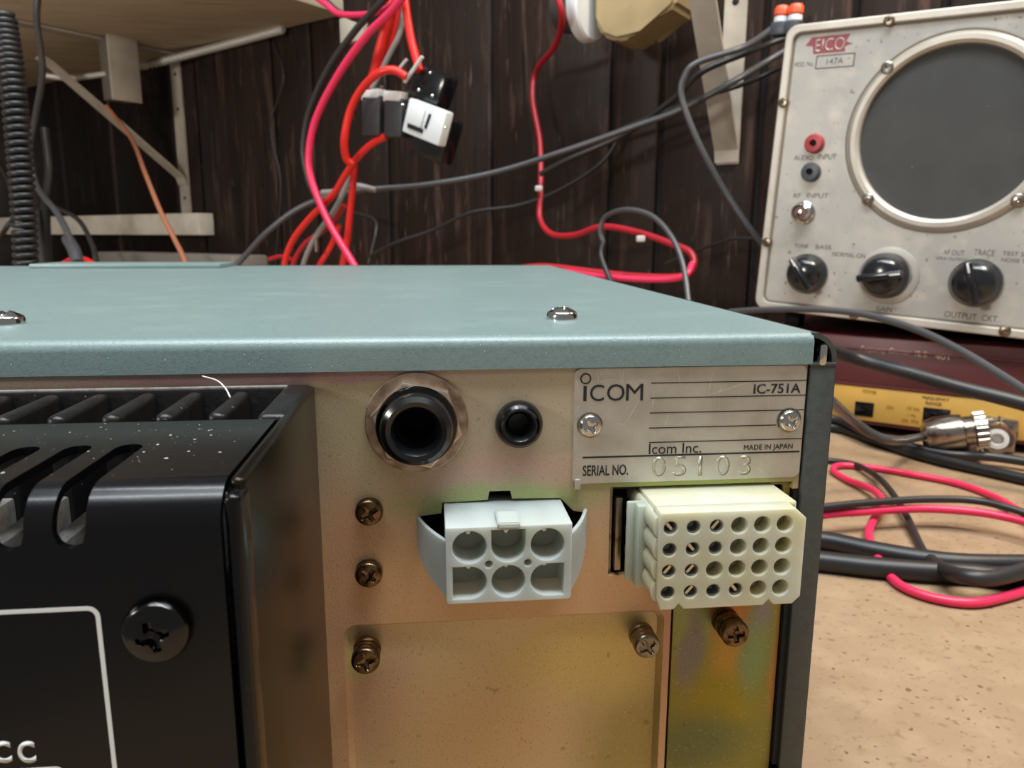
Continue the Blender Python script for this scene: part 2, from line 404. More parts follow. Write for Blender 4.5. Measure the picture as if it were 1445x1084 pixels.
# ================================================================ SETTING
def wall_box(u0, u1, d0, d1, z0, z1, bev=0):
    b = box((u0, d0, z0), (u1, d1, z1), bev)
    X = Matrix((EW, NW, Vector((0, 0, 1)))).transposed().to_4x4()
    bmesh.ops.transform(b, matrix=X, verts=b.verts); return b
wall = fin(wall_box(-2.9, .95, WALL+.006, WALL+.03, 0, 1.0), 'wall_back', M['groove'], smooth=False); wall['kind'] = 'structure'
u = -1.74
def uof(px): return Q(px, 332, WALL).dot(EW)
edges = [-2.9, -2.6, -2.4, -2.2, -1.95, -1.74, -1.55, -1.36, -1.16, uof(60), uof(170), uof(290), uof(396), uof(450), uof(552), uof(695), uof(858), uof(925), uof(1062), uof(1180), uof(1300), .75, .95]
for a, c in zip(edges, edges[1:]):
    fin(wall_box(a+.0025, c-.0025, WALL, WALL+.012, 0, 1.0, .0045), 'plank', M['wood'], wall)

bench = fin(wall_box(-2.6, .95, -.23, WALL-.001, -.032, -.0002, .002), 'workbench', M['bench'], smooth=True)
tag(bench, 'wide tan fibreboard workbench top under the radio and test gear', 'workbench')

# ================================================================ RADIO
radio = thing('radio_transceiver', 'grey-green metal radio transceiver seen from its connector-covered rear panel', 'radio', (-.08, .14, .0))
XL, XR = -.234, .0676
YF = .304                                                # far end of the case
# top cover: profile in y-z swept along x, with a rounded front bend and a turned-down lip
def sweep_x(prof, x0, x1, name, material, parent, thick=None, nx=1):
    b = bmesh.new(); cols = []
    for i in range(nx+1):
        x = x0+(x1-x0)*i/nx; cols.append([b.verts.new((x, y, z)) for y, z in prof])
    for a, c in zip(cols, cols[1:]):
        for k in range(len(prof)-1): b.faces.new((a[k], a[k+1], c[k+1], c[k]))
    if thick:
        bmesh.ops.recalc_face_normals(b, faces=b.faces)
        r = bmesh.ops.solidify(b, geom=b.faces[:], thickness=thick)
    return fin(b, name, material, parent)
def arc(cy, cz, r, a0, a1, n=8): return [(cy+r*math.cos(math.radians(a0+(a1-a0)*k/n)), cz+r*math.sin(math.radians(a0+(a1-a0)*k/n))) for k in range(n+1)]
ZT = .1283
prof = [(-.0012, .1226)] + arc(.0008, ZT-.002, .002, 180, 90) + [(YF, ZT), (YF, ZT-.001), (.001, ZT-.001)] + arc(.0008, ZT-.002, .001, 90, 180)[1:] + [(-.0002, .1226), (-.0012, .1226)]
cover = sweep_x(prof, XL, XR, 'top_cover', M['cover'], radio, nx=1)
for xx in (XL, XR):                                       # close the cut ends of the sheet
    pass
def top_screw(x, y):
    fin(screw_mesh(.0032, .0027, cross=.9, flat=.55), 'screw', M['chrome'], cover, X=facing((x, y, ZT-.0001), (0, 0, 1)))
top_screw(.0267, .0243); top_screw(P(-4, 460, 'z', ZT).x, .0243)
# front bezel of the radio beyond the cover
fin(box((XL+.02, YF, .004), (XR+.003, YF+.03, .1275), .002), 'front_bezel', M['case_dark'], radio)
fin(box((P(45, 378, 'y', .275).x, .272, ZT), (P(330, 375, 'y', .30).x, .302, ZT+.0022), .0006), 'speaker_lid', M['cover'], radio)
# core so that nothing can be seen through
fin(box((XL+.006, .03, .016), (XR-.003, YF-.002, .121), 0), 'chassis', M['case_dark'], radio, smooth=False)
# right side case with rolled upper edge
b = bmesh.new()
R1 = .0050; xo = .0724
pr = [(xo, .0135), (xo, .1232)] + [(xo-R1+R1*math.cos(math.radians(a)), .1232+R1*math.sin(math.radians(a))) for a in range(10, 91, 10)]
pi = [(x-(.0009 if z <= .1232 else .0009*math.cos(math.atan2(z-.1232, x-(xo-R1)))), z-(0 if z <= .1232 else .0009*math.sin(math.atan2(z-.1232, x-(xo-R1))))) for x, z in pr][::-1]
loop = pr+pi; A = [b.verts.new((x, -.0006, z)) for x, z in loop]; B = [b.verts.new((x, YF, z)) for x, z in loop]
n = len(loop)
for k in range(n): b.faces.new((A[k], A[(k+1) % n], B[(k+1) % n], B[k]))
h = len(pr)
for k in range(h-1):
    b.faces.new((A[k], A[k+1], A[n-2-k], A[n-1-k])); b.faces.new((B[k], B[k+1], B[n-2-k], B[n-1-k]))
side = fin(b, 'side_case', M['case'], radio, angle=50)
fin(box((.0676, -.0008, .0402), (.0722, .0004, .1226), .0003), 'front_flange', M['case'], side)
fin(box((.0664, -.0012, .0135), (.0724, .0004, .0400), .0004), 'lower_bracket', M['case'], side)
fin(box((.0666, .0002, .041), (.0678, .0016, .1222), 0), 'shadow_seam', M['case_dark'], side, smooth=False)
fin(box((.0665, .004, .012), (.0715, .30, .1275), 0), 'inner_liner', M['case_dark'], side, smooth=False)
fin(box((.0688, -.0012, .1222), (.0704, .0022, .1262), .0006), 'spring_tab', M['chrome'], side)
fin(box((.0672, -.001, .1222), (.0723, .0010, .1228), .0002), 'corner_lip', M['case'], side)
# left side and underside
fin(box((XL-.005, 0, .0135), (XL, YF, .127), .001), 'left_case', M['case'], radio)
fin(box((XL, .001, .0125), (XR, YF, .0150), .0005), 'bottom_cover', M['case'], radio)
for fx in (XL+.03, XR-.03):
    for fy in (.03, YF-.03):
        fin(lathe([(0, 0), (.0085, 0), (.0095, .001), (.0095, .0126), (0, .0126)], 28, Matrix.Translation((fx, fy, 0))), 'foot', M['black_matte'], radio)

# ---------------- rear panel with its cut-outs
outer = [(XL, .0140), (.0442, .0140), (.0442, .0834), (.0318, .0834), (.0318, .1004), (.0662, .1004), (.0662, .0990), (.0674, .0990), (.0674, .1236), (XL, .1236)]
recess = rrect(-.0164, .0180, .0428, .0759, .0022)
six_hole = [(.0018, .0846), (.0228, .0846), (.0236, .0900), (.0270, .0905), (.0270, .0958), (.0250, .0962), (.0226, .0987), (.0139, .0989), (.0136, .1004), (.0099, .1004), (.0096, .0988), (.0016, .0986), (.0014, .0966), (-.0026, .0962), (-.0026, .0905), (.0014, .0900)]
jack_hole = circ(-.0028, .1132, .0052)
small_hole = circ(.0149, .1128, .0030)
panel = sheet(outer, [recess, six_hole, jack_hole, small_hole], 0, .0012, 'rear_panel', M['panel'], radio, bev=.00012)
sheet(rrect(-.0300, .0150, .0440, .0765, .001), [], .0016, .0024, 'access_plate', M['plate'], radio)
# sloping stamped edge round the access opening
b = bmesh.new(); o1 = rrect(-.0164, .0180, .0428, .0759, .0022); o2 = rrect(-.0156, .0188, .0420, .0749, .0017)
Aa = [b.verts.new((x, .0002, z)) for x, z in o1]; Bb = [b.verts.new((x, .0016, z)) for x, z in o2]
for k in range(len(o1)): b.faces.new((Aa[k], Aa[(k+1) % len(o1)], Bb[(k+1) % len(o1)], Bb[k]))
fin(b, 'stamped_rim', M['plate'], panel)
sheet([(.0450, .0140), (.0664, .0140), (.0664, .1000), (.0450, .1000)], [rrect(.046, .0845, .0650, .0995, .0005)], .0012, .0022, 'side_strip', M['strip'], radio, bev=.0001)
# hidden box behind the openings
fin(box((-.033, .010, .080), (.0664, .012, .1215)), 'inner_wall', M['case_dark'], radio, smooth=False)
# folded edges seen in the square opening
fin(box((.0318, .0012, .0834), (.0325, .006, .1003)), 'opening_flange', M['steel'], panel, smooth=False)
fin(box((.0318, .0012, .0828), (.0445, .005, .0835)), 'opening_flange', M['steel'], panel, smooth=False)
fin(box((.0322, .0014, .0996), (.0662, .005, .1004)), 'opening_flange', M['case_dark'], panel, smooth=False)
# panel screws
def pscrew(x, z, R, H, base, mt, parent, spin=.4, cross=1.0):
    return fin(screw_mesh(R, H, base, spin=spin, cross=cross), 'screw', M[mt], parent, X=facing((x, 0, z), (0, -1, 0)))
pscrew(-.0112, .0977, .0024, .0014, .0006, 'bronze_screw', panel, .5)
pscrew(-.0116, .0863, .0024, .0014, .0009, 'bronze_screw', panel, .9)
pscrew(-.0124, .0715, .0025, .0012, .0040, 'bronze_screw', panel, .2)
pscrew(.0383, .0715, .0024, .0012, .0042, 'steel', panel, .6)
pscrew(.0545, .0735, .0026, .0010, .0052, 'bronze_screw', panel, .1)

# ---------------- antenna jack with washer and nut
JX, JZ = -.0026, .1134
wsh = sheet(circ(JX, JZ, .0088, 56), [circ(JX, JZ, .0050, 40)], -.0007, 0, 'washer', M['washer'], panel, bev=.00015)
hexo = [(JX+.0079*math.cos(math.radians(a)), JZ+.0079*math.sin(math.radians(a))) for a in range(47, 407, 60)]
sheet(hexo, [circ(JX, JZ, .0050, 40)], -.0030, -.0007, 'hex_nut', M['nut'], panel, bev=.0004)
jack = fin(lathe([(.0050, 0), (.0054, .001), (.0056, .0028), (.0060, .0032), (.0061, .0052), (.0058, .0064), (.0050, .0070), (.0042, .0068), (.0036, .0060), (.0033, .0045), (.0032, -.006), (0, -.006)], 56,
           facing((JX, 0, JZ))), 'antenna_jack', M['black_plastic'], radio)
fin(lathe([(.0052, .0026), (.0066, .0026), (.0069, .0030), (.0067, .0036), (.0056, .0039)], 56, facing((JX, 0, JZ))), 'collar', M['dark_chrome'], jack)
fin(lathe([(.0033, .0042), (.0032, .0030), (.0031, -.0058), (0, -.0058)], 40, facing((JX, 0, JZ))), 'contact_ring', M['black_matte'], jack)
sj = fin(lathe([(.0041, 0), (.0042, .0010), (.0040, .0020), (.0034, .0027), (.0027, .0027), (.0022, .0021), (.0019, .0010), (.0018, -.004), (0, -.004)], 48, facing((.0150, 0, .1128))),
         'key_jack', M['black_plastic'], radio)
fin(lathe([(.0030, .0028), (.0033, .0030), (.0036, .0026)], 48, facing((.0150, 0, .1128))), 'lip_ring', M['dark_chrome'], sj)

# ---------------- name plate
NPL = sheet(rrect(.0247, .1014, .0671, .1224, .0013), [], -.0005, 0, 'name_plate', M['alu'], radio, bev=.0001)
# bent torn corner at the lower left
fin(box((.0250, -.0009, .1004), (.0262, -.0001, .1024), .0003), 'torn_corner', M['alu'], NPL)
ny = -.0005
def T(s, a, bq, **k):                                   # box given by two image corners on the plate
    p0 = P(*a, 'y', ny); p1 = P(*bq, 'y', ny); return text(s, p0.x, p1.z, p1.x, p0.z, ny, k.pop('m', 'ink'), NPL, **k)
def line(a, bq, th, mt='ink', y=None):
    p0 = P(*a, 'y', ny); p1 = P(*bq, 'y', ny); z = (p0.z+p1.z)/2
    return fin(box((p0.x, ny-.00006, z-th/2), (p1.x, ny, z+th/2)), 'printed_line', M[mt], NPL, smooth=False)
T('C', (833, 543), (852, 566), bold=.0); T('O', (857, 542.5), (881, 565.5)); T('M', (884, 542), (907, 565))
p0 = P(823.5, 545, 'y', ny); p1 = P(827.5, 566, 'y', ny)
fin(box((p0.x, ny-.00008, p1.z), (p1.x, ny, p0.z)), 'lettering', M['ink'], NPL, smooth=False)
c0 = P(826.5, 534.5, 'y', ny)
sheet(circ(c0.x, c0.z, .00098, 32), [circ(c0.x, c0.z, .00074, 32)], ny-.00008, ny, 'lettering', M['ink'], NPL)
T('IC-751A', (1064, 542), (1129, 554.5), bold=.012)
T('Icom Inc.', (916, 626.5), (989, 639)); T('MADE IN JAPAN', (1050, 628), (1118, 635.5), bold=.0)
T('SERIAL NO.', (822.5, 657), (886, 670), bold=.012)
for (x0, y0, x1, y1) in ((919, 541, 1138, 536.5), (918, 562, 1137, 557.5), (917, 583, 1136, 578), (916, 604, 1095, 600), (916, 624.5, 1131, 619)):
    line((x0, y0), (x1, y1), .00017)
line((822, 645.5), (1128, 637.5), .00030)
for ch, x0, x1, dy in (('0', 921, 938, 0), ('5', 951, 967, -.5), ('1', 986.3, 989.5, -1), ('0', 1011, 1028, -1.5), ('3', 1045, 1058, -2)):
    T(ch, (x0+.8, 646+dy), (x1+.8, 672+dy), m='stamp_dark', bold=-.018, name='stamped_digit', thick=.00003)  # darker offset copy: shade of the stamped relief put into colour
    T(ch, (x0, 645+dy), (x1, 671+dy), m='stamp', bold=-.012, name='stamped_digit', thick=.00006)
def scratch(a, bq, wd=.00009):
    p0 = P(*a, 'y', ny); p1 = P(*bq, 'y', ny); d = (p1-p0).normalized(); s = Vector((-d.z, 0, d.x))*wd/2
    b = bmesh.new(); v = [b.verts.new(q+Vector((0, -.00003, 0))) for q in (p0-s*.2, p0+s*.2, p0.lerp(p1, .5)+s, p1+s*.2, p1-s*.2, p0.lerp(p1, .5)-s)]
    b.faces.new((v[0], v[1], v[2], v[5])); b.faces.new((v[5], v[2], v[3], v[4])); return b
sl = [((1007, 520), (999, 557)), ((955, 520), (962, 548)), ((992, 560), (1082, 531)), ((905, 560), (880, 602)), ((923, 551), (920, 578)), ((880, 519), (878, 542)), ((874, 520), (877, 540)), ((842, 540), (872, 534)),
      ((895, 538), (916, 537)), ((1018, 547), (1014, 557)), ((945, 582), (938, 602)), ((972, 612), (978, 622)), ((843, 524), (845, 540)), ((848, 522), (849, 534)), ((812, 530), (818, 560)), ((965, 545), (972, 548)), ((1068, 660), (1078, 668)), ((934, 650), (944, 662)), ((816, 570), (814, 582)), ((870, 597), (882, 600))]
joined([scratch(a, c) for a, c in sl], 'scratches', M['scratch'], NPL, smooth=False)['kind'] = 'stuff'
for (px, py) in ((833, 601), (1115, 594)):
    q = P(px, py, 'y', -.001); fin(screw_mesh(.0020, .0013, cross=1.0, spin=.5), 'screw', M['chrome'], NPL, X=facing((q.x, -.0005, q.z)))
    fin(lathe([(.0021, 0), (.0023, .0001), (.0021, .0002)], 36, facing((q.x, -.0005, q.z))), 'screw_washer', M['steel'], NPL)

# ---------------- six-way power connector
yf = -.0115
six_out = rrect(.0018, .0850, .0227, .0984, .0006, corners=(1, 1, 0, 0))
xs = (.00570, .0121, .0186); zs = (.0949, .0887)
rr = .00280
def dee(cx, cz, r, kind):
    if kind == 'o': return circ(cx, cz, r, 28)
    if kind == 'top': return [(cx-r, cz+r), (cx-r, cz)] + circ(cx, cz, r, 15, 180, 360)[1:-1] + [(cx+r, cz), (cx+r, cz+r)]
    if kind == 'left': return [(cx, cz+r)] + [(cx-r, cz+r), (cx-r, cz-r), (cx, cz-r)] + circ(cx, cz, r, 15, -90, 90)[1:-1]
    if kind == 'right': return [(cx, cz-r), (cx+r, cz-r), (cx+r, cz+r), (cx, cz+r)] + circ(cx, cz, r, 15, 90, 270)[1:-1]
kinds = {(0, 0): 'o', (1, 0): 'top', (2, 0): 'o', (0, 1): 'left', (1, 1): 'o', (2, 1): 'right'}
holes = [dee(xs[i], zs[j], rr, kinds[(i, j)]) for i in range(3) for j in range(2)]
holes += [circ(.00885, .0918, .00062, 14), circ(.01535, .0918, .00062, 14)]
conn = sheet(six_out, holes, yf, .004, 'power_connector', M['nylon'], radio, bev=.00018)
fin(box((.0019, -.0052, .0851), (.0226, -.0030, .0983)), 'connector_floor', M['nylon_in'], conn, smooth=False)
b = bmesh.new(); k0 = (.0103, .0140)                     # latch ramp on the top
vs = [(yf-.0002, .0979), (yf-.0002, .0990), (yf+.0030, .0996), (yf+.0075, .0984), (yf+.0075, .0979)]
for side_ in (0, 1): pass
v0 = [b.verts.new((k0[0], y, z)) for y, z in vs]; v1 = [b.verts.new((k0[1], y, z)) for y, z in vs]
b.faces.new(v0); b.faces.new(v1[::-1])
for k in range(5): b.faces.new((v0[k], v0[(k+1) % 5], v1[(k+1) % 5], v1[k]))
bmesh.ops.bevel(b, geom=b.edges[:], offset=.0002, segments=2, affect='EDGES')
fin(b, 'latch', M['nylon'], conn)
for sx in (-1, 1):                                      # spring ears bowed out to the panel
    xa = .0019 if sx < 0 else .0226; n = 12
    z_top = .0968; b = bmesh.new(); rows = []
    for i in range(n+1):
        t = i/n; ang = math.radians(90*t)
        # the ear leaves the face corner and sweeps back and out to the panel
        x = xa + sx*(.0049*t+.0005*math.sin(math.pi*t)); y = yf+.0006+.0106*t
        zt = .0962 if sx > 0 else .0958; zt += .0004*t; zb = .0860+.0038*max(0, (t-.0))**1.15
        nx_, ny_ = math.cos(ang)*sx, -math.sin(ang)*.9
        tk = .0006
        rows.append([b.verts.new((x, y, zt)), b.verts.new((x, y, zb)), b.verts.new((x-sx*tk*.7, y+tk, zb)), b.verts.new((x-sx*tk*.7, y+tk, zt))])
    for a, c in zip(rows, rows[1:]):
        for k in range(4): b.faces.new((a[k], a[(k+1) % 4], c[(k+1) % 4], c[k]))
    b.faces.new(rows[0]); b.faces.new(rows[-1][::-1])
    fin(b, 'spring_ear', M['nylon'], conn)
for i in range(3):
    for j in range(2):
        fin(lathe([(0, .0080), (.0005, .0078), (.0008, .0072), (.0009, .004), (0, .004)], 16, facing((xs[i], 0, zs[j]+.0013), (0, -1, 0))), 'pin', M['pin'], conn)

# ---------------- 24-way accessory connector
yf = -.0125; x0, x1, zb, zt = .0371, .0627, .0826, .1000
pc = (.0590-.0391)/5; pz = (.0974-.0858)/3
cx = [.0391+pc*i for i in range(6)]; cz = [.0974-pz*j for j in range(4)]
vn1, vn2 = (cx[0]+cx[1])/2, (cx[4]+cx[5])/2
out24 = [(x0+.0008, zb), (vn1-.0009, zb), (vn1, zb+.0010), (vn1+.0009, zb), (vn2-.0009, zb), (vn2, zb+.0010), (vn2+.0009, zb), (x1-.0014, zb), (x1, zb+.0014),
         (x1, zt-.0018), (x1-.0020, zt), (x0+.0003, zt), (x0, zt-.0006), (x0, cz[3]-.0010)]
metal_cells = {(0, 0), (1, 0), (2, 0), (0, 1), (1, 1), (2, 1), (0, 2), (1, 2), (0, 3), (1, 3), (2, 3), (3, 3)}
hl = []
for i in range(6):
    for j in range(4):
        hl.append(circ(cx[i], cz[j]-.0001, .00118 if (i, j) in metal_cells else .00145, 20))
acc = sheet(out24, hl, yf, -.0088, 'accessory_connector', M['nylon_y'], radio, bev=.0002)
fin(box((x0+.0004, -.0090, zb+.0012), (x1-.0004, -.0080, zt-.0006)), 'cavity_floor', M['nylon_y'], acc, smooth=False)
fin(box((x0+.0004, -.0089, zb+.0010), (x1-.0001, .008, zt-.0001), .0002), 'connector_body', M['nylon_y'], acc)
for j in range(4):                                      # fluted wall down the left side
    bf = tube([Vector((0, yf+.0006, 0)), Vector((0, .006, 0))], .0009, 20); bmesh.ops.scale(bf, vec=(1, 1, 1.95), verts=bf.verts)
    fin(bf, 'flute', M['nylon_y'], acc, X=Matrix.Translation((x0+.0001, 0, cz[j])))
for (i, j) in sorted(metal_cells):
    s = fin(lathe([(.00116, .0116), (.00100, .0121), (.00090, .0118), (.00086, .0100), (0, .0095)], 20, facing((cx[i], 0, cz[j]-.0001))), 'socket', M['socket'], acc)
    if (i+j) % 2 == 0 or (i, j) == (1, 2):
        bb = box((-.00025, -.0009, .0), (.00025, .0009, .0004)); a = -.7 if (i+2*j) % 3 else .7
        fin(bb, 'slit', M['pin'], acc, smooth=False, X=facing((cx[i], -.0112, cz[j]-.0001), (0, -1, 0), a))
# mounting flange and latch wing at its left
fin(box((.0338, -.0046, .0846), (.0372, -.0036, .0992), .0003), 'flange', M['nylon_flange'], acc)
fin(box((.0352, -.0062, .0838), (.0376, -.0030, .0990), .0003), 'flange', M['nylon_flange'], acc)
fin(box((.0328, -.0004, .0845), (.0340, .0050, .0985), .0002), 'latch_wing', M['steel'], acc)

# ---------------- heat sink with slotted black cover
sink = fin(box((-.0212, -.0500, .020), (-.0195, 0, .1202), .0008, 4), 'heat_sink', M['anod_side'], radio, X=None)
fin(box((-.0243, -.0225, .020), (-.0200, 0, .1205), .0010, 4), 'flange', M['anod'], sink)
fin(box((XL+.004, -.0022, .020), (-.0200, -.0002, .1202), .0004), 'sink_back', M['anod'], sink)
fin(box((XL+.004, -.0020, .1200), (-.0236, -.0014, .1206), .0002), 'back_edge', M['silver'], sink)
x = -.0308-.0; k = 0
while x > -.13:
    fin(box((x-.0013, -.0185, .020), (x+.0013, -.002, .1199), .0010, 3), 'fin', M['anod'], sink)
    fin(box((x-.0012, -.0480, .070), (x+.0012, -.0190, .1085), .0004, 2), 'inner_fin', M['silver'], sink)
    x -= .0073
fin(box((-.20, -.048, .020), (-.0216, -.0188, .098)), 'sink_core', M['black_matte'], sink, smooth=False)
# cover plate: flat top, rounded bend, front, with slots running over the bend
zc, yb, yfr, Rb, th = .1201, -.0235, -.0530, .0045, .0010
flat_len = (yb-(yfr+Rb)); arc_len = Rb*math.pi/2; zlow = .020; S = flat_len+arc_len+(zc-Rb-zlow)
def prof_pt(s, off=0):
    if s <= flat_len: return (yb-s, zc-off)
    if s <= flat_len+arc_len:
        a = (s-flat_len)/Rb; r = Rb-off; return (yfr+Rb-r*math.sin(a), zc-Rb+r*math.cos(a))
    return (yfr+off, zc-Rb-(s-flat_len-arc_len))
sA0 = yb-P(184, 627, 'z', zc).y; sB0 = flat_len+arc_len+(zc-Rb-P(90, 775, 'y', yfr).z)
slot_w = .0031; pitch = .0058; first = -.0359
slots = [first-pitch*k for k in range(12)]
XRt = -.0214; XLt = -.13
cols = [XRt, XRt-.0008]
for c in slots:
    for q in range(9): cols.append(c+slot_w/2-slot_w*q/8)
    cols.append(c-slot_w/2-.0008)
cols.append(XLt)
cols = sorted(set(round(v, 6) for v in cols), reverse=True)
ss = sorted(set([0, .002] + [flat_len*t for t in (.3, .6, .9, 1)] + [flat_len+arc_len*q/12 for q in range(1, 13)] + [S*.6, S] + [flat_len+arc_len+.002, flat_len+arc_len+.006]))
def slot_at(x):
    for c in slots:
        if abs(x-c) <= slot_w/2+1e-6: return c
b = bmesh.new()
def quad(xa, xb, sa0, sa1, sb0, sb1):
    vs = [b.verts.new((xx, *prof_pt(s))) for xx, s in ((xa, sa0), (xa, sa1), (xb, sb1), (xb, sb0))]
    try: b.faces.new(vs)
    except Exception: pass
for xa, xb in zip(cols, cols[1:]):
    c = slot_at((xa+xb)/2)
    if c is None:
        for s0, s1 in zip(ss, ss[1:]): quad(xa, xb, s0, s1, s0, s1)
    else:
        def cut(x):
            d = min(1, abs(x-c)/(slot_w/2)); rd = slot_w/2*math.sqrt(max(0, 1-d*d))
            return sA0+slot_w/2-rd, sB0-slot_w/2+rd
        a1, b1 = cut(xa); a2, b2 = cut(xb)
        for s0, s1 in zip(ss, ss[1:]):
            if s0 < max(a1, a2): quad(xa, xb, min(s0, a1), min(s1, a1), min(s0, a2), min(s1, a2))
            if s1 > min(b1, b2): quad(xa, xb, max(s0, b1), max(s1, b1), max(s0, b2), max(s1, b2))
bmesh.ops.remove_doubles(b, verts=b.verts, dist=2e-6)
bmesh.ops.dissolve_degenerate(b, edges=b.edges[:], dist=1e-6)
vent = fin(b, 'vent_cover', M['gloss_black'], radio)
sm = vent.modifiers.new('s', 'SOLIDIFY'); sm.thickness = th; sm.offset = -1
bpy.context.view_layer.update()
_me = bpy.data.meshes.new_from_object(vent.evaluated_get(bpy.context.evaluated_depsgraph_get()))
vent.modifiers.clear(); vent.data = _me
_me.set_sharp_from_angle(angle=math.radians(35))
# rounded front corner of the end wall
fin(box((-.0212, yfr+.0004, .020), (-.0194, yfr+.0048, .1192), .0008, 4), 'end_wall', M['gloss_black'], sink)
ch = bmesh.new(); rng = random.Random(3)
for i in range(150):                                     # paint chips and dust lying on the top of the slotted cover
    cx_ = -.0222-rng.random()*.045; cy_ = yb-.0005-rng.random()*(flat_len-.001)
    if slot_at(cx_) is not None and cy_ < yb-sA0: continue
    rr_ = .00006+.00022*rng.random()**3; nn_ = rng.randint(3, 6); a0_ = rng.random()*6
    ch.faces.new([ch.verts.new((cx_+rr_*rng.uniform(.5, 1.3)*math.cos(a0_+6.283*k/nn_), cy_+rr_*1.2*rng.uniform(.5, 1.3)*math.sin(a0_+6.283*k/nn_), zc+.00003)) for k in range(nn_)])
fin(ch, 'paint_chips', M['chip'], vent, smooth=False)['kind'] = 'stuff'
q = P(224, 886, 'y', yfr); fin(screw_mesh(.0034, .0022, cross=.75, flat=.45), 'screw', M['dark_chrome'], vent, X=facing((q.x, yfr, q.z)))
yp = yfr-.00002
def VP_(px, py): return P(px, py, 'y', yp)
c = VP_(137, 858); inner_r = .0016; lw = .00045
o1 = rrect(-.12, .03, c.x+lw/2, c.z+lw/2, .0012); o2 = rrect(-.12+lw, .03+lw, c.x-lw/2, c.z-lw/2, .0008)
sheet(o1, [o2], yp-.00004, yp, 'printed_border', M['white_ink'], vent)
a = VP_(91, 1081); sheet(rrect(-.11, .06, a.x, a.z, .0010), [rrect(-.11+lw, .06+lw, a.x-lw, a.z-lw, .0006)], yp-.00004, yp, 'printed_border', M['white_ink'], vent)
for (xa, xb_) in ((23, 52), (-12, 18), (-50, -18)):
    p0 = VP_(xa, 1047); p1 = VP_(xb_, 1076); text('A' if xa == -50 else 'C', p0.x, p1.z, p1.x, p0.z, yp, 'white_ink', vent, bold=.03, thick=.00004)
# a loose white fibre on the fins
hp = [P(286, 531, 'y', -.003), P(306, 537, 'y', -.007), P(318, 548, 'y', -.012), P(325, 561, 'y', -.016)]
tag(fin(tube(spline(hp, 8), .00012, 6), 'fibre', M['hair']), 'thin white fibre caught on the black cooling fins', 'fibre')

# ================================================================ SIGNAL TRACER (silver instrument at the right)
k = 1.216; D = .608; aS, ro_ = math.radians(45), math.radians(-3)
ES = Vector((math.cos(aS), -math.sin(aS), 0)); NS = Vector((math.sin(aS), math.cos(aS), 0)); upz = Vector((0, 0, 1))
eS = ES*math.cos(ro_)+upz*math.sin(ro_); uS = upz*math.cos(ro_)-ES*math.sin(ro_)
O = CAM+ray(1067, 434)*D
F = Matrix((eS, NS, uS)).transposed().to_4x4(); F.translation = O
scope = thing('signal_tracer', 'old silver-faced test instrument with a big round grille and black knobs', 'test instrument', frame=F)
mmk = .001*k
def s(x): return x*mmk
Wd_, Hd_ = s(193), s(171.5)
case_ = fin(box((s(3), .004, 0), (Wd_-s(3), .118, Hd_-s(2)), .003), 'cabinet', M['cabinet'], scope)
CX, CZ = s(96.4), s(107.1)
face = sheet(rrect(0, 0, Wd_, Hd_, s(7)), [circ(CX, CZ, s(46.3), 64)], -.0015, .004, 'front_panel', M['scope_alu'], scope, bev=.0006)
sheet(rrect(0, 0, Wd_, Hd_, s(7)), [rrect(s(4.8), s(4.8), Wd_-s(4.8), Hd_-s(4.8), s(4.5))], -.0045, -.0014, 'rim', M['scope_rim'], scope, bev=.001)
sheet(rrect(s(4.8), s(4.8), Wd_-s(4.8), Hd_-s(4.8), s(4.5)), [rrect(s(6), s(6), Wd_-s(6), Hd_-s(6), s(4))], -.0018, -.0014, 'rim_groove', M['groove_line'], scope)
ring = fin(lathe([(s(46), -.002), (s(46.3), .0028), (s(48), .0042), (s(50.5), .0040), (s(52.3), .0022), (s(52.8), .0012)], 96, facing((CX, 0, CZ))), 'grille_ring', M['scope_rim'], scope)
fin(lathe([(s(52.8), .0016), (s(53.3), .0020), (s(54), .0016), (s(54), .001)], 96, facing((CX, 0, CZ))), 'ring_groove', M['groove_line'], ring)
fin(lathe([(0, -.0005), (s(30), -.0008), (s(47), -.0012)], 64, facing((CX, 0, CZ))), 'grille_cloth', M['screen'], scope)
for (x, z) in ((60.5, 143.2), (60.4, 70.7), (134.8, 72.3), (132.5, 143.5)):
    fin(screw_mesh(s(3.7), s(2.4), base=.001, cross=.6, rings=10, seg=28), 'grille_screw', M['nickel'], scope, X=facing((s(x), -.0014, s(z))))
for (x, z) in ((58, 168), (3.5, 127.1), (3.5, 42.6), (136, 168), (62, 3.2), (140, 3.2)):
    fin(screw_mesh(s(3), s(1.5), cross=.6, rings=10, seg=28), 'rim_screw', M['steel'], scope, X=facing((s(x), -.0042, s(z))))
def st(tx, x0, z0, x1, z1, mt='faded_ink', **kk): text(tx, s(x0), s(z0), s(x1), s(z1), -.00152, mt, scope, thick=.00006, **kk)
# maker's badge in red: a slanted block with stencilled letters
b = bmesh.new()
pts = [(15.5, 163.8), (12, 159.4), (16.5, 158.6), (17.2, 154.2), (35.5, 154.2), (35.2, 157), (39.5, 158.3), (35.4, 159.8), (37.5, 163.8)]
va = [b.verts.new((s(x), -.00156, s(z))) for x, z in pts]; b.faces.new(va)
badge = fin(b, 'maker_badge', M['red_ink'], scope, smooth=False)
text('EICO', s(18), s(155.4), s(34.8), s(162.4), -.0016, 'scope_rim', scope, bold=-.005, thick=.00008)
st('MOD. No.', 6.9, 147.6, 18, 150.4, bold=.0)
sheet(rrect(s(19.4), s(145.6), s(41.6), s(153.2), s(.5)), [rrect(s(20), s(146.2), s(41), s(152.6), s(.4))], -.00158, -.0015, 'printed_box', M['faded_ink'], scope)
st('147A', 25.8, 147.8, 35.2, 151, 'ink', bold=-.01)
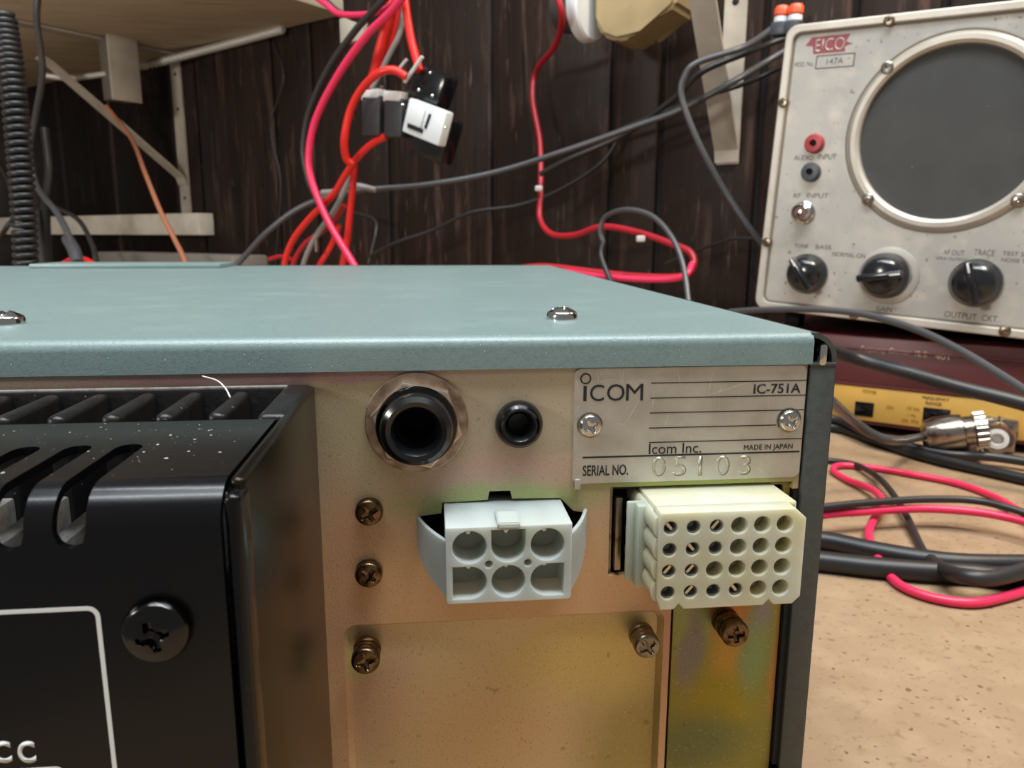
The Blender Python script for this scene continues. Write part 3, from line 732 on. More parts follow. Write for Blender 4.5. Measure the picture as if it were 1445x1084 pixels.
st('AUDIO', 13.5, 93.2, 25, 96.2); st('INPUT', 28, 93.6, 38.6, 96.8); st('RF', 16, 70.6, 20.5, 73.4); st('INPUT', 24, 70.8, 37, 73.8)
st('TONE', 20.4, 40.4, 29, 42.8); st('BASS', 33.5, 40.4, 42.7, 43); st('NORMAL-ON', 44, 36.6, 63, 39.3); st('A', 16.5, 36, 19, 38.4)
st('GAIN', 73.4, 6.6, 82, 9.4); st('OUTPUT', 109.5, 7.2, 125.5, 10.6); st('CKT.', 128, 7.2, 136, 10.6)
st('AF.OUT', 103.8, 41.8, 114.1, 44.6, 'ink', bold=-.01); st('TRACE', 118.7, 42.6, 128.4, 45.8, 'ink', bold=-.01); st('SPKR OUTPUT', 100.7, 38.8, 116, 40.5); st('TEST SPKR', 132, 43.4, 148, 45.6); st('NOISE TEST', 132, 40, 148, 42)
# jacks
for (x, z, mt) in ((25, 102.8, 'red_jack'), (25.1, 86.1, 'grey_jack')):
    j = fin(lathe([(s(5.6), 0), (s(5.7), .003), (s(4.9), .0050), (s(2.2), .0053), (s(1.8), .0040), (s(1.8), 0), (0, 0)], 36, facing((s(x), -.0014, s(z)))), 'banana_jack', M[mt], scope)
    fin(lathe([(0, .0025), (s(1.7), .0025)], 20, facing((s(x), -.0014, s(z)))), 'jack_bore', M['black_matte'], j)
JX_, JZ_ = s(23.6), s(61.8)
j = fin(lathe([(s(6.9), 0), (s(6.9), .002), (s(5.6), .003), (s(5.3), .010), (s(4.6), .011), (s(4.0), .0108), (s(3.8), .006), (0, .006)], 36, facing((JX_, -.0014, JZ_))), 'coaxial_jack', M['chrome'], scope)
fin(lathe([(s(3.7), .0062), (s(3.6), .0100), (s(2.1), .0102), (s(2.1), .0062)], 32, facing((JX_, -.0014, JZ_))), 'insulator', mat('brown_insulator', (120, 72, 62), .4), j)
fin(lathe([(s(1.9), .0062), (s(1.8), .0112), (0, .0116)], 24, facing((JX_, -.0014, JZ_))), 'centre_pin', M['chrome'], j)
# knobs
def knob(x, z, ang, R=12.2):
    Fk = facing((s(x), -.0014, s(z)))
    kb = fin(lathe([(s(R), 0), (s(R), .004), (s(R-.8), .0055), (s(R-1.6), .009), (s(R-3), .013), (s(R-5.5), .0150), (0, .0154)], 44, Fk), 'control_knob', M['knob'], scope)
    Xa = Fk @ Matrix.Rotation(ang, 4, 'Z')
    fin(box((-s(R-1), -s(2.2), .010), (s(R-1), s(2.2), .0190), .0016, 3), 'grip_bar', M['knob'], kb, X=Xa)
    fin(box((s(R*.45), -s(.5), .0189), (s(R-1.6), s(.5), .0193), .0001), 'pointer_line', M['white_ink'], kb, X=Xa)
knob(30.6, 25.0, math.radians(125)); knob(75.2, 27.6, math.radians(12), 13.2); knob(122.0, 27.8, math.radians(108), 13.0)
fin(lathe([(s(16.6), 0), (s(16.6), .0010), (s(15.6), .0015), (s(13), .0015)], 56, facing((s(77.2), -.0014, s(27.6)))), 'dial_skirt', M['scope_alu'], scope)
for fx, fl in ((s(16), -.0150), (Wd_-s(16), -.0035)):
    fin(box((fx-.006, .030, fl), (fx+.006, .044, 0), .001), 'foot', M['black_matte'], scope)
# binding posts on its top edge
for i, px in enumerate((1160, 1183)):
    q = F.inverted() @ (CAM+ray(px, 26)*(D*1.07)); xx = q.x
    bp_ = thing('binding_post', ('left of two', 'right of two')[i] + ' orange-capped terminal posts on top of the silver instrument', 'terminal post', frame=F @ Matrix.Translation((xx, .022, Hd_-.0010)), group='orange-capped terminal posts')
    fin(box((-.0058, -.006, 0), (.0058, .006, .0095), .001), 'post_base', M['grey_jack'], bp_)
    fin(lathe([(.0046, .0095), (.0052, .0100), (.0052, .0135), (.0044, .0140)], 24), 'white_collar', M['white_plastic'], bp_)
    fin(lathe([(.0046, .0140), (.0056, .0150), (.0056, .0195), (.0044, .0215), (0, .0220)], 24), 'post_cap', M['orange'], bp_)

# ================================================================ COUNTER (maroon and yellow unit under it)
F2 = Matrix((EW, NW, Vector((0, 0, 1)))).transposed().to_4x4(); F2.translation = Vector((.3501, .3719, 0))
ctr = thing('frequency_counter', 'maroon metal bench unit with a yellow control strip under the silver instrument', 'electronic unit', frame=F2)
zt2 = .0722
fin(box((-.118, 0, .0060), (.165, .155, zt2), .0015), 'cabinet', M['maroon'], ctr)
yel = fin(box((-.113, -.0022, .0095), (.160, .002, .0352), .0005), 'control_strip', M['yellow'], ctr)
fin(box((-.118, -.0030, .0355), (.165, .0005, .0368), .0004), 'trim_bead', M['maroon'], ctr)
fin(box((-.118, -.0030, zt2-.0095), (.165, .0005, zt2-.0085), .0003), 'trim_bead', M['maroon'], ctr)
for fx in (-.10, .145):
    for fy in (.015, .14): fin(box((fx-.008, fy-.008, 0), (fx+.008, fy+.008, .0064), .001), 'foot', M['black_matte'], ctr)
text('Frequency Counter', -.043, .0604, -.009, .0652, -.0001, 'gold_ink', ctr, shear=.35)
text('Mk. III', -.0062, .0602, .0010, .0648, -.0001, 'gold_ink', ctr); text('401', .0065, .0598, .0150, .0640, -.0001, 'gold_ink', ctr)
text('POWER', -.038, .0305, -.0285, .0330, -.0024, 'amber_ink', ctr); text('ON', -.021, .0205, -.0165, .0230, -.0024, 'amber_ink', ctr)
text('FREQUENCY', .0015, .0305, .0185, .0330, -.0024, 'ink', ctr); text('RANGE', .004, .0270, .014, .0295, -.0024, 'ink', ctr)
text('10 Hz', -.0075, .0215, .0005, .0242, -.0024, 'amber_ink', ctr); text('1 Hz', -.0065, .0168, -.0015, .0190, -.0024, 'amber_ink', ctr); text('kHz  MHz', -.0100, .0120, .0010, .0150, -.0024, 'amber_ink', ctr)
for (xa, xb_, za, zb_) in ((-.0425, -.0295, .0128, .0235), (.0030, .0200, .0120, .0250)):
    sw = fin(box((xa, -.0028, za), (xb_, -.0020, zb_), .0003), 'switch_slot', M['black_plastic'], ctr)
    fin(box((xa+.004, -.0046, za+.003), (xa+.009, -.0026, zb_-.003), .0005), 'slider', M['dark_chrome'], sw)
# coaxial sockets on the strip
def bnc(name, x, z, R, L, label, F=F2, extra=True):
    o = thing(name, label, 'connector', frame=F @ Matrix.Translation((x, -.0022, z)))
    fin(lathe([(R*1.05, 0), (R*1.05, .003), (R*.86, .0032), (R*.86, L*.7), (R*.92, L*.72), (R*.92, L), (R*.70, L), (R*.66, L*.6), (0, L*.6)], 36, facing((0, 0, 0))), 'shell', M['nickel'], o)
    return o
o = bnc('coaxial_socket', .0500, .0130, .0105, .020, 'nickel coaxial socket with a white insulator at the right end of the yellow strip')
fin(lathe([(.0068, .0140), (.0068, .0205), (.0040, .0207), (.0040, .0150), (0, .0150)], 32, facing((0, 0, 0))), 'insulator', M['ptfe'], o)
fin(lathe([(.0014, 0), (.0014, .004), (0, .0042)], 14, facing((0, -.010, .0098), (0, 0, 1))), 'bayonet_lug', M['chrome'], o)
fin(box((-.0105, -.004, -.0125), (.0105, .0, .011), .002), 'flange', M['nickel'], o)

# silver plug (angle adaptor) in front of the strip
pc0 = Q(1343, 612, .470)
pa, pb = Q(1300, 616, .462), Q(1392, 606, .470)
plug = thing('coaxial_plug', 'shiny nickel coaxial plug with its cable lying before the yellow strip', 'plug', pc0)
ax_ = (pb-pa)
X = facing(pa, ax_)
Lp = ax_.length
fin(lathe([(0, 0), (.0060, 0), (.0100, .003), (.0118, .009), (.0122, Lp*.5), (.0116, Lp*.64), (.0098, Lp*.67), (.0098, Lp*.80), (.0112, Lp*.82), (.0112, Lp), (.0078, Lp+.001), (0, Lp+.001)], 40, X), 'plug_body', M['nickel'], plug)
for i in range(18):
    a = 2*math.pi*i/18
    c_ = X @ Vector((.0096*math.cos(a), .0096*math.sin(a), Lp*.91))
    fin(tube([X @ Vector((.0112*math.cos(a), .0112*math.sin(a), Lp*.83)), X @ Vector((.0112*math.cos(a), .0112*math.sin(a), Lp*.99))], .0009, 6), 'knurl', M['chrome'], plug)
fin(lathe([(0, 0), (.0072, 0), (.0072, .004), (.0064, .005), (.0064, .0155), (0, .0155)], 28, facing(pb - ax_*.18 - Vector((0, 0, .0175)), (0, 0, 1))), 'tee_leg', M['nickel'], plug)

# ================================================================ SHELF, BRACKETS, RAIL on the wall
zsh = Q(215, 84, WALL).z
sh = fin(wall_box(-2.7, Q(486, 8, WALL).dot(EW), WALL-.42, WALL-.001, zsh, zsh+.02, .002), 'shelf_board', M['shelf'])
tag(sh, 'plain brown wooden shelf board overhead at the upper left', 'shelf')
def strap(pts, wd, tk, name, parent, side=EW):
    """flat bar through pts, wide along side"""
    b = bmesh.new(); rows = []; n = len(pts)
    for i, p in enumerate(pts):
        t = (pts[min(i+1, n-1)]-pts[max(i-1, 0)]).normalized(); nr = t.cross(side).normalized()
        rows.append([b.verts.new(p+side*wd/2*sx+nr*tk/2*sy) for sx, sy in ((-1, -1), (1, -1), (1, 1), (-1, 1))])
    for a, c in zip(rows, rows[1:]):
        for k in range(4): b.faces.new((a[k], a[(k+1) % 4], c[(k+1) % 4], c[k]))
    b.faces.new(rows[0][::-1]); b.faces.new(rows[-1])
    return fin(b, name, M['bracket'], parent, smooth=False)
def holes_on(o, pts, r, parent):
    for p in pts: fin(lathe([(0, .0004), (r*.8, .0004), (r, 0)], 16, facing(p, -NW)), 'screw_hole', M['black_matte'], parent)
# left bracket
u0 = Q(262, 250, WALL).dot(EW); zt_, zb_ = Q(250, 88, WALL).z, Q(272, 305, WALL).z
zt_ = zsh-.002
br = thing('shelf_bracket', 'cream steel shelf bracket with diagonal brace under the left shelf', 'bracket', Wd(u0, WALL-.01, zb_))
strap([Wd(u0, WALL-.003, zb_), Wd(u0, WALL-.003, zt_-.006), Wd(u0, WALL-.010, zt_-.001), Wd(u0, WALL-.30, zt_-.001)], .026, .003, 'angle_bar', br)
ztd = Q(272, 250, WALL).z
strap([Wd(u0, WALL-.006, ztd-.012), Wd(u0, WALL-.010, ztd), Wd(u0, WALL-.20, Q(38, 100, WALL-.2).z), Wd(u0, WALL-.215, Q(38, 100, WALL-.2).z+.008)], .024, .003, 'diagonal_brace', br)
holes_on(None, [Wd(u0, WALL-.0048, z) for z in (zt_-.03, zt_-.085, zb_+.03)], .003, br)
# right bracket
u1 = Q(1034, 120, WALL).dot(EW); zb2 = Q(1036, 232, WALL).z
br2 = thing('shelf_bracket', 'cream steel shelf bracket behind the cables left of the silver instrument', 'bracket', Wd(u1, WALL-.01, zb2))
strap([Wd(u1, WALL-.003, zb2), Wd(u1, WALL-.003, zb2+.26)], .022, .003, 'angle_bar', br2)
dtop = Q(940, -6, WALL-.16)
strap([Wd(u1, WALL-.005, zb2+.002), Wd(u1, WALL-.008, zb2+.014), Wd(u1, WALL-.17, zb2+.255)], .024, .003, 'diagonal_brace', br2)
holes_on(None, [Wd(u1, WALL-.0048, Q(1033, y, WALL).z) for y in (5, 158)], .0035, br2)
# white rail
ue = Q(303, 316, WALL).dot(EW)
rail = fin(wall_box(-2.7, ue, WALL-.030, WALL-.001, Q(303, 332, WALL).z, Q(303, 301, WALL).z, .002), 'wall_rail', M['white_rail'])
tag(rail, 'cream painted board fixed low on the panelled wall at left', 'board')
# grey junction box with flexible conduit
jb = thing('junction_box', 'small grey metal box hanging under the left shelf', 'electrical box', Q(165, 112, WALL-.10))
jc = Q(163, 112, WALL-.12)
def wb(u0, u1, d0, d1, z0, z1, bev): return wall_box(u0, u1, d0, d1, z0, z1, bev)
uj = jc.dot(EW); dj = WALL-.12
fin(wb(uj-.022, uj+.010, dj-.01, dj+.03, jc.z-.030, zsh+.0, .002), 'box_body', M['grey_box'], jb)
fin(wb(uj+.009, uj+.014, dj-.014, dj+.032, jc.z-.032, zsh+.0, .001), 'box_lid', M['bracket'], jb)
def corrugated(name, pts, rpx, material, label, cat, per, amp=.34):
    v = [p if isinstance(p, Vector) else Q(*p) for p in pts]; path = spline(v, 40)
    # even resample
    L = [0]
    for a, c in zip(path, path[1:]): L.append(L[-1]+(c-a).length)
    r = rpx*((v[len(v)//2]-CAM).dot(fw))/FPX; n = int(L[-1]/per*6); out = []; j = 0
    for i in range(n+1):
        t = L[-1]*i/n
        while j < len(L)-2 and L[j+1] < t: j += 1
        f = (t-L[j])/max(1e-9, L[j+1]-L[j]); out.append(path[j].lerp(path[j+1], f))
    o = fin(tube(out, r, 12, radf=lambda i: r*(1+amp*math.cos(2*math.pi*i/6))), name, M[material], angle=80)
    return tag(o, label, cat)
corrugated('flexible_conduit', [(188, 92, WALL-.09), (215, 90, WALL-.04), (300, 68, WALL-.012), (400, 41, WALL-.012)], 4.6, 'flex', 'silver flexible conduit running along the shelf and wall corner', 'conduit', .0070)
corrugated('flexible_conduit', [(60, 106, WALL-.16), (100, 110, WALL-.15), (150, 104, WALL-.13)], 3.2, 'flex', 'short dull conduit entering the left side of the grey box', 'conduit', .005)

# ================================================================ CABLES in the background
# coiled cord at the left
path = spline([Q(4, 22, .13), Q(17, 110, .13), Q(28, 221, .13), Q(35, 330, .13), Q(38, 440, .13)], 20)
turns = 42; pts = []; nP = turns*14
for i in range(nP+1):
    t = i/nP*(len(path)-1); j = min(int(t), len(path)-2); p = path[j].lerp(path[j+1], t-j); a = 2*math.pi*turns*i/nP
    ttan = (path[j+1]-path[j]).normalized(); n1 = ttan.cross(Vector((0, 1, 0))).normalized(); n2 = ttan.cross(n1)
    pts.append(p+(n1*math.cos(a)+n2*math.sin(a))*.0056)
tag(fin(tube(pts, .0020, 8), 'coiled_cord', M['rubber'], angle=80), 'thick black coiled cord hanging at the far left', 'cord')
cable('cable', [(54, -10, .36), (52, 30, .36), (60, 100, .37), (50, 165, .38), (43, 210, .38), (52, 262, .38), (80, 300, .36), (98, 335, .34), (108, 372, .33), (112, 400, .32)], 4.0, 'grey_cable', 'grey cable hanging from the shelf beside the coiled cord')
cable('plug_boot', [(96, 338, .345), (104, 352, .335), (110, 372, .33)], 8.5, 'grey_cable', 'worn grey plug boot above the far radio edge at left', 'plug')
cable('cable', [(78, 292, .44), (110, 310, .42), (130, 345, .40), (140, 385, .38)], 3.4, 'dark_cable', 'black cable arching before the cream rail at left')
cable('cable', [(-6, 345, .40), (10, 320, .40), (22, 300, .42), (14, 260, .44), (-4, 225, .46)], 3.2, 'dark_cable', 'thin dark cable left of the coiled cord, over the cream rail')
cable('cable', [(52, 296, .45), (55, 330, .43), (60, 372, .40), (62, 395, .39)], 4.2, 'grey_cable', 'short grey cable hanging just right of the coiled cord')
cable('cable', [(64, 180, .48), (70, 240, .48), (64, 300, .46), (68, 390, .42)], 6.5, 'dark_cable', 'thick dark cable dropping behind the cream rail front at left')
cable('copper_wire', [(150, 150, .50), (185, 195, .50), (205, 245, .46), (226, 297, .43), (245, 335, .41), (260, 366, .39), (263, 385, .38)], 3.4, 'copper_wire', 'bare copper wire slanting down across the cream rail', 'wire')
# red wire peeking over the far edge
cable('wire', [(60, 388, .36), (82, 377, .36), (100, 367, .36), (118, 366, .36), (134, 374, .36), (150, 386, .36)], 4.2, 'red_wire', 'red wire arch peeking over the far radio edge at left', 'wire')
cable('wire', [(136, 388, .37), (146, 377, .37), (158, 376, .37), (170, 386, .37)], 4.0, 'red_wire', 'small red wire hump in the middle behind the radio lid', 'wire')
cable('wire', [(162, 388, .37), (173, 377, .37), (184, 377, .37), (196, 388, .37)], 4.0, 'red_wire', 'small red wire hump at the right behind the radio lid', 'wire')
tag(fin(wall_box(Q(140, 366, .45).dot(EW), Q(338, 366, .45).dot(EW), .44, .49, .06, Q(240, 358, .45).z, .003), 'equipment_box', M['grey_box']), 'low grey box top seen just beyond the radio at left', 'box')

# the grey cable crossing the middle
cable('cable', [(322, 388, .40), (345, 362, .41), (380, 325, .42), (430, 290, .44), (500, 270, .47), (600, 261, .51), (700, 243, .55), (800, 212, .58), (900, 177, .595), (960, 155, .60), (1030, 118, .605), (1085, 85, .64), (1130, 60, .655)],
      4.2, 'grey_cable', 'long grey cable sweeping from the radio across the wall to the right')
cable('cable', [(762, 246, .600), (800, 226, .606), (880, 190, .618), (950, 140, .60), (990, 102, .585), (1050, 76, .61), (1085, 62, .64), (1125, 48, .655)], 4.4, 'dark_cable', 'dark cable rising across the right bracket')
cable('cable', [(1125, 15, .655), (1090, 40, .64), (1050, 66, .595), (985, 88, .57), (966, 108, .565), (962, 138, .565), (985, 200, .57), (1020, 265, .58), (1060, 325, .585), (1088, 358, .595)], 4.6, 'grey_cable', 'grey cable looping over the bracket and down to the instrument face')
cable('cable', [(1125, 84, .660), (1075, 108, .655), (1040, 122, .63), (1000, 134, .622), (960, 150, .632), (900, 172, .64), (850, 194, .65)], 3.4, 'dark_cable', 'thin black cable just below the cables at the right bracket')
cable('cable', [(520, 362, .60), (560, 342, .60), (610, 325, .61), (665, 300, .62), (730, 290, .64), (790, 268, .65), (850, 228, .66), (880, 180, .665)], 2.6, 'dark_cable', 'thin dark cable low on the wall behind the red wires')
cable('cable', [(1068, 336, .62), (1030, 338, .63), (980, 355, .65), (940, 372, .66)], 2.2, 'dark_cable', 'thin dark cable low on the wall left of the silver instrument')
cable('cord', [(385, 60, .672), (400, 110, .672), (382, 180, .672), (396, 260, .672), (388, 380, .672)], 1.2, 'dark_cable', 'thin dark cord hanging straight down the wall at left')
cable('cable', [(500, 300, .64), (528, 310, .63), (530, 330, .62), (520, 372, .61)], 2.4, 'dark_cable', 'short dark cable hooking down beside the red wires')
# loop at the middle right
cable('cable', [(852, 345, .50), (847, 325, .50), (856, 305, .50), (885, 296, .49), (920, 305, .485), (948, 335, .475), (964, 375, .465), (972, 430, .45), (975, 460, .445)], 3.9, 'grey_cable', 'dark grey cable loop standing behind the right end of the radio')
cable('cable', [(852, 340, .50), (848, 360, .495), (858, 388, .49), (872, 420, .48)], 3.9, 'dark_cable', 'dark cable end dropping from the loop behind the radio')
# red wire down the wall
cable('wire', [(785, -10, .55), (793, 25, .56), (783, 65, .60), (757, 100, .645), (752, 140, .64), (762, 200, .63), (763, 270, .61), (762, 308, .60), (778, 330, .59), (810, 332, .58), (850, 320, .57), (900, 328, .56), (950, 345, .55), (974, 356, .545),
      (979, 374, .54), (962, 390, .53), (900, 390, .53), (840, 384, .53), (760, 376, .53), (700, 385, .53)], 4.6, 'dark_red_wire', 'long red wire hanging down the wall and hooking back behind the radio', 'wire')
cable('wire', [(720, 392, .50), (780, 382, .50), (840, 389, .50), (900, 394, .50), (945, 394, .50), (968, 388, .50), (977, 372, .51)], 4.4, 'pink_wire', 'bright red wire lying behind the right part of the radio top', 'wire')
for (px, py, d, ex) in ((760, 266, .60, 'at its middle'), (904, 337, .55, 'near its lower bend')):
    q = Q(px, py, d); tag(fin(box(q-Vector((.004, .003, .003)), q+Vector((.004, .003, .003)), .0015), 'cable_clip', M['clear']), 'tiny pale clip on the long red wall wire ' + ex, 'clip')

# red, pink and black bundle with connectors
cable('wire', [(575, -14, .40), (552, 16, .40), (516, 52, .40), (478, 105, .40), (447, 165, .40), (436, 215, .40), (440, 255, .40), (462, 310, .40), (496, 368, .40), (510, 392, .40)], 5.2, 'pink_wire', 'pink wire curving down through the middle of the hanging bundle', 'wire')
cable('wire', [(552, -10, .405), (530, 12, .405), (500, 45, .405), (462, 100, .405), (436, 160, .405), (428, 210, .405), (434, 250, .405), (444, 275, .405), (466, 312, .405)], 4.6, 'dark_cable', 'black wire with a bright sheen running beside the pink wire', 'wire')
cable('wire', [(440, -8, .42), (460, 6, .42), (480, 20, .42), (520, 20, .42), (545, 12, .415), (575, -6, .41)], 4.4, 'pink_wire', 'pink wire sagging across the top of the hanging bundle', 'wire')
cable('wire', [(455, -6, .425), (475, 14, .425), (505, 28, .425), (530, 24, .42), (560, 4, .42)], 3.6, 'dark_cable', 'black wire sagging just below the pink one at top', 'wire')
cable('wire', [(556, -10, .43), (546, 30, .43), (538, 62, .43), (527, 105, .43), (516, 132, .43)], 7.0, 'red_wire', 'thick red wire dropping into the two dark connectors', 'wire')
cable('wire', [(562, -10, .44), (558, 30, .44), (548, 70, .44), (535, 100, .44)], 4.5, 'red_wire', 'narrow red wire behind the thick one in the bundle', 'wire')
cable('wire', [(571, -10, .42), (569, 20, .42), (563, 50, .42), (552, 72, .42), (538, 100, .42), (525, 125, .42)], 3.8, 'light_cable', 'light grey wire between the red wires of the bundle', 'wire')
cable('wire', [(570, -10, .41), (574, 20, .41), (580, 55, .41), (587, 82, .41), (592, 100, .41)], 6.0, 'red_wire', 'red wire entering the upper black plug', 'wire')
cable('wire', [(573, 108, .40), (556, 99, .395), (535, 103, .39), (512, 124, .39), (495, 155, .39), (486, 195, .39), (488, 222, .395), (497, 232, .40)], 5.6, 'red_wire', 'red wire looping from the upper plug around the dark connectors', 'wire')
cable('wire', [(545, 192, .41), (525, 203, .41), (505, 222, .41), (488, 246, .41), (470, 275, .41), (440, 305, .41), (416, 335, .41), (404, 362, .41), (400, 390, .41)], 4.8, 'red_wire', 'red wire from the dark connectors down to the left', 'wire')
cable('wire', [(500, 232, .42), (498, 262, .42), (494, 300, .42), (489, 345, .42), (480, 392, .42)], 5.0, 'red_wire', 'red wire hanging straight down at the right of the bundle', 'wire')
cable('wire', [(494, 235, .43), (486, 268, .43), (470, 300, .43), (448, 330, .43), (432, 362, .43), (424, 392, .43)], 3.9, 'light_cable', 'light grey wire slanting down through the red wires', 'wire')
cable('wire', [(486, 290, .44), (465, 318, .44), (430, 345, .44), (415, 370, .44), (410, 392, .44)], 3.8, 'dark_red_wire', 'darker red wire low in the bundle', 'wire')
cable('wire', [(478, 318, .445), (468, 345, .445), (452, 372, .44), (440, 395, .44)], 4.2, 'red_wire', 'short red wire low in the bundle', 'wire')
cable('wire', [(380, 366, .46), (396, 362, .46), (412, 366, .46)], 3.0, 'dark_red_wire', 'tiny dark red wire end beyond the radio edge', 'wire')
cable('wire', [(455, 272, .44), (475, 270, .44), (500, 262, .44), (530, 268, .45)], 4.2, 'light_cable', 'short light grey wire crossing the bundle', 'wire')
q = Q(447, 347, .43); tag(fin(tube([q+Vector((0, 0, .007)), q-Vector((0, 0, .006))], .0025, 12), 'ring_terminal', M['nickel']), 'small metal terminal hanging low in the wire bundle', 'terminal')
def qbox(px0, py0, px1, py1, d, depth, bev, name, mt, parent, rot=0):
    a = Q(px0, py0, d); c = Q(px1, py1, d); ctr_ = (a+c)/2; wv = abs((c-a).dot(EW))/2; hv = abs(c.z-a.z)/2
    bb = box((-wv, 0, -hv), (wv, depth, hv), bev)
    X = Matrix.Translation(ctr_) @ Matrix((EW, NW, Vector((0, 0, 1)))).transposed().to_4x4() @ Matrix.Rotation(rot, 4, 'Y')
    return fin(bb, name, M[mt], parent, X=X)
pp = thing('wire_connector', 'left of the two dark grey slab connectors in the wire bundle', 'connector', Q(523, 190, .41))
qbox(509, 137, 536, 190, .405, .012, .001, 'housing', 'connector_grey', pp, math.radians(4)); qbox(509, 128, 534, 139, .405, .010, .001, 'wire_collar', 'clear', pp)
pp = thing('wire_connector', 'right of the two dark grey slab connectors in the wire bundle', 'connector', Q(554, 192, .41))
qbox(541, 141, 567, 192, .405, .012, .001, 'housing', 'connector_grey', pp, math.radians(4)); qbox(540, 130, 566, 142, .405, .010, .001, 'wire_collar', 'clear', pp, math.radians(8))
pg = thing('power_plug', 'black plug body with a white insert at the right of the bundle', 'plug', Q(600, 200, .405))
qbox(578, 160, 630, 222, .410, .020, .004, 'plug_body', 'black_plastic', pg, math.radians(22))
wi = qbox(570, 150, 626, 194, .400, .010, .0015, 'white_insert', 'white_plastic', pg, math.radians(20))
qbox(574, 150, 597, 176, .398, .002, .001, 'raised_square', 'white_plastic', wi, math.radians(20))
qbox(574, 179, 596, 183, .3985, .002, .0004, 'slot', 'black_matte', wi, math.radians(20)); qbox(601, 160, 604, 182, .3985, .002, .0004, 'slot', 'black_matte', wi, math.radians(28))
pg2 = thing('plug_shell', 'upper black plug shell with clear latch above the white insert', 'plug', Q(605, 130, .405))
qbox(575, 98, 624, 142, .412, .020, .004, 'shell', 'black_plastic', pg2, math.radians(25))
a_, c_ = Q(596, 80, .405), Q(571, 116, .405)
fin(tube([a_, c_], .0016, 8), 'latch_bar', M['clear'], pg2)
fin(tube([Q(574, 84, .41), Q(561, 100, .41)], .0014, 8), 'latch_bar', M['clear'], pg2)
for (px, py) in ((607, 103), (591, 127), (610, 135), (628, 180), (568, 148), (538, 122)):
    q = Q(px, py, .395)
    fin(lathe([(0, .001), (.0012, .0008), (.0015, 0), (.0012, -.0008), (0, -.001)], 12, Matrix.Translation(q)), 'rivet', M['chrome'], pg2)
# pale bracket end behind the bundle
tag(qbox(478, 26, 512, 56, .60, .01, .002, 'shelf_end_cap', 'bracket', None), 'pale metal shelf end behind the top of the wire bundle', 'end cap')
# white cap and beige moulding near the top centre
cp = thing('white_cap', 'round white plastic cap at the top of the wall near the centre', 'cap', Q(830, 50, .60))
qa, qb = Q(819, 14, .60), Q(832, 16, .60)
fin(lathe([(0, 0), (.030, 0), (.032, .002), (.032, .011), (.030, .013), (0, .013)], 48, facing(Q(820, 12, .60), EW)), 'cap_disc', M['white_plastic'], cp)
fin(lathe([(0, -.022), (.022, -.022), (.026, -.002), (.026, 0), (0, 0)], 40, facing(Q(819, 8, .60), EW)), 'dark_barrel', M['cabinet'], cp)
bpts = [(838, -60), (838, 30), (848, 50), (868, 58), (888, 54), (900, 38), (925, 24), (952, 8), (965, -60)]
b = bmesh.new(); fr_ = [b.verts.new(Q(x, y, .59)) for x, y in bpts]; bk_ = [b.verts.new(v.co+NW*.05) for v in fr_]
b.faces.new(fr_); b.faces.new(bk_[::-1])
for k in range(len(fr_)): b.faces.new((fr_[k], fr_[(k+1) % len(fr_)], bk_[(k+1) % len(fr_)], bk_[k]))
bmesh.ops.bevel(b, geom=b.edges[:], offset=.004, segments=3, affect='EDGES')
tag(fin(b, 'beige_moulding', M['beige_plastic']), 'beige plastic moulding hanging at top between white cap and bracket', 'plastic part')

# ================================================================ CABLES on the bench, right
def B(px, py, r): return P(px, py, 'z', r)
cable('cable', [P(1140, 484, 'y', .30), (1200, 504, .42), (1274, 524, .42), (1346, 545, .42), (1418, 563, .42), (1480, 580, .42), (1540, 600, .42)], 10.0, 'rubber', 'thick black cable crossing before the maroon unit')
cable('cable', [(1030, 440, .47), (1080, 437, .46), (1150, 437, .45), (1220, 444, .44), (1290, 464, .42), (1350, 492, .40), (1410, 528, .38), (1460, 560, .36)], 5.2, 'grey_cable', 'slim grey cable drooping across the bottom of the silver instrument')
cable('cable', [P(1172, 566, 'y', .20), Q(1200, 590, .34), Q(1230, 612, .36), Q(1262, 622, .38), Q(1300, 617, .462)], 6.5, 'grey_cable', 'grey coaxial cable leading into the nickel plug')
r = .0035
cable('cable', [B(1100, 600, r), B(1180, 604, r), B(1235, 622, r), B(1290, 640, r), B(1340, 653, r), B(1400, 666, r), B(1470, 682, r)], 0, 'rubber', 'black cable lying on the bench just under the nickel plug', rad=r)
r = .0030
cable('cable', [B(1100, 585, .012), B(1180, 592, .010), B(1240, 618, .008), B(1330, 640, .006), B(1400, 645, .006), B(1470, 655, .006)], 0, 'dark_cable', 'second black cable lying behind the one under the nickel plug', rad=r)
r = .0021
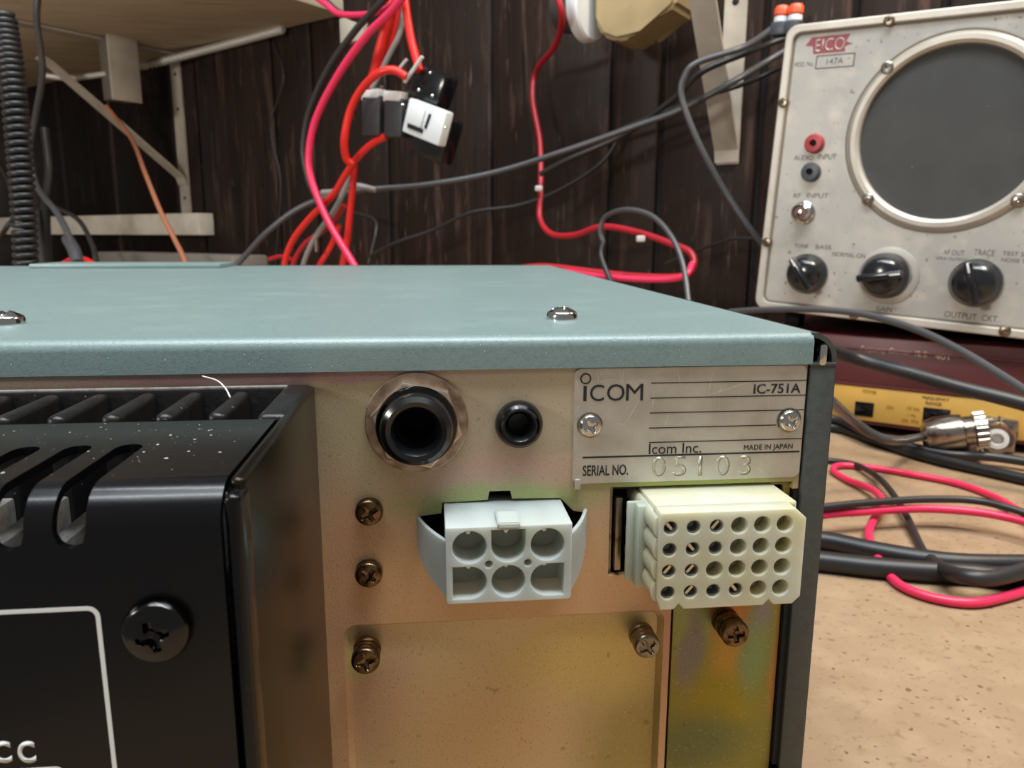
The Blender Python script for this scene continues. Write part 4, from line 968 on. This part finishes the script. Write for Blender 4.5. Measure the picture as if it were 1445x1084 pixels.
cable('wire', [B(1470, 826, r), B(1420, 842, r), B(1370, 851, r), B(1310, 842, r), B(1265, 822, r), B(1240, 790, r), B(1226, 757, .0030), B(1232, 735, .0050), B(1247, 712, .0060), B(1232, 692, .0045), B(1195, 677, r), B(1176, 664, r), B(1186, 657, r), B(1230, 660, r), B(1290, 670, r),
      B(1350, 682, r), B(1400, 700, r), B(1430, 716, .005), B(1480, 745, .005)], 0, 'pink_wire', 'pink wire with a tight hairpin near the radio and a wide front bend', 'wire', rad=.0020)
cable('wire', [B(1100, 738, .0105), B(1160, 727, .0105), B(1220, 722, .0105), B(1300, 718, .0105), B(1370, 722, .0105), B(1420, 730, .0105), B(1480, 745, .0105)], 0, 'pink_wire', 'pink wire running side by side with a black wire', 'wire', rad=.0021)
cable('wire', [B(1100, 722, .015), B(1160, 716, .015), B(1220, 710, .015), B(1300, 705, .015), B(1370, 706, .015), B(1420, 716, .015), B(1480, 736, .013)], 0, 'dark_cable', 'black wire running just behind the pink wire', 'wire', rad=.0019)
cable('wire', [B(1120, 650, r), B(1170, 650, r), B(1210, 657, .003), B(1240, 675, .005), B(1262, 700, .005), B(1280, 730, .004), B(1300, 772, .002), B(1318, 800, .002)], 0, 'dark_cable', 'thin black wire crossing under the pair of wires', 'wire', rad=.0018)
cable('cable', [B(1060, 752, .0042), B(1160, 762, .0042), B(1230, 776, .0042), B(1300, 788, .0042), B(1370, 795, .0042), B(1490, 796, .0042)], 0, 'rubber', 'thick black cable on the bench, farther of the two', rad=.0042)
cable('cable', [B(1060, 782, .0045), B(1160, 792, .0045), B(1230, 800, .0045), B(1300, 806, .0045), B(1370, 810, .0045), B(1420, 814, .0045), B(1490, 800, .0045)], 0, 'rubber', 'thick black cable on the bench, nearer of the two', rad=.0045)
cable('cable', [B(1310, 790, .004), B(1335, 806, .007), B(1365, 814, .010), B(1400, 816, .010), B(1450, 804, .010), B(1490, 790, .010)], 0, 'dark_cable', 'black cable curling over the two thick ones at right', rad=.0033)
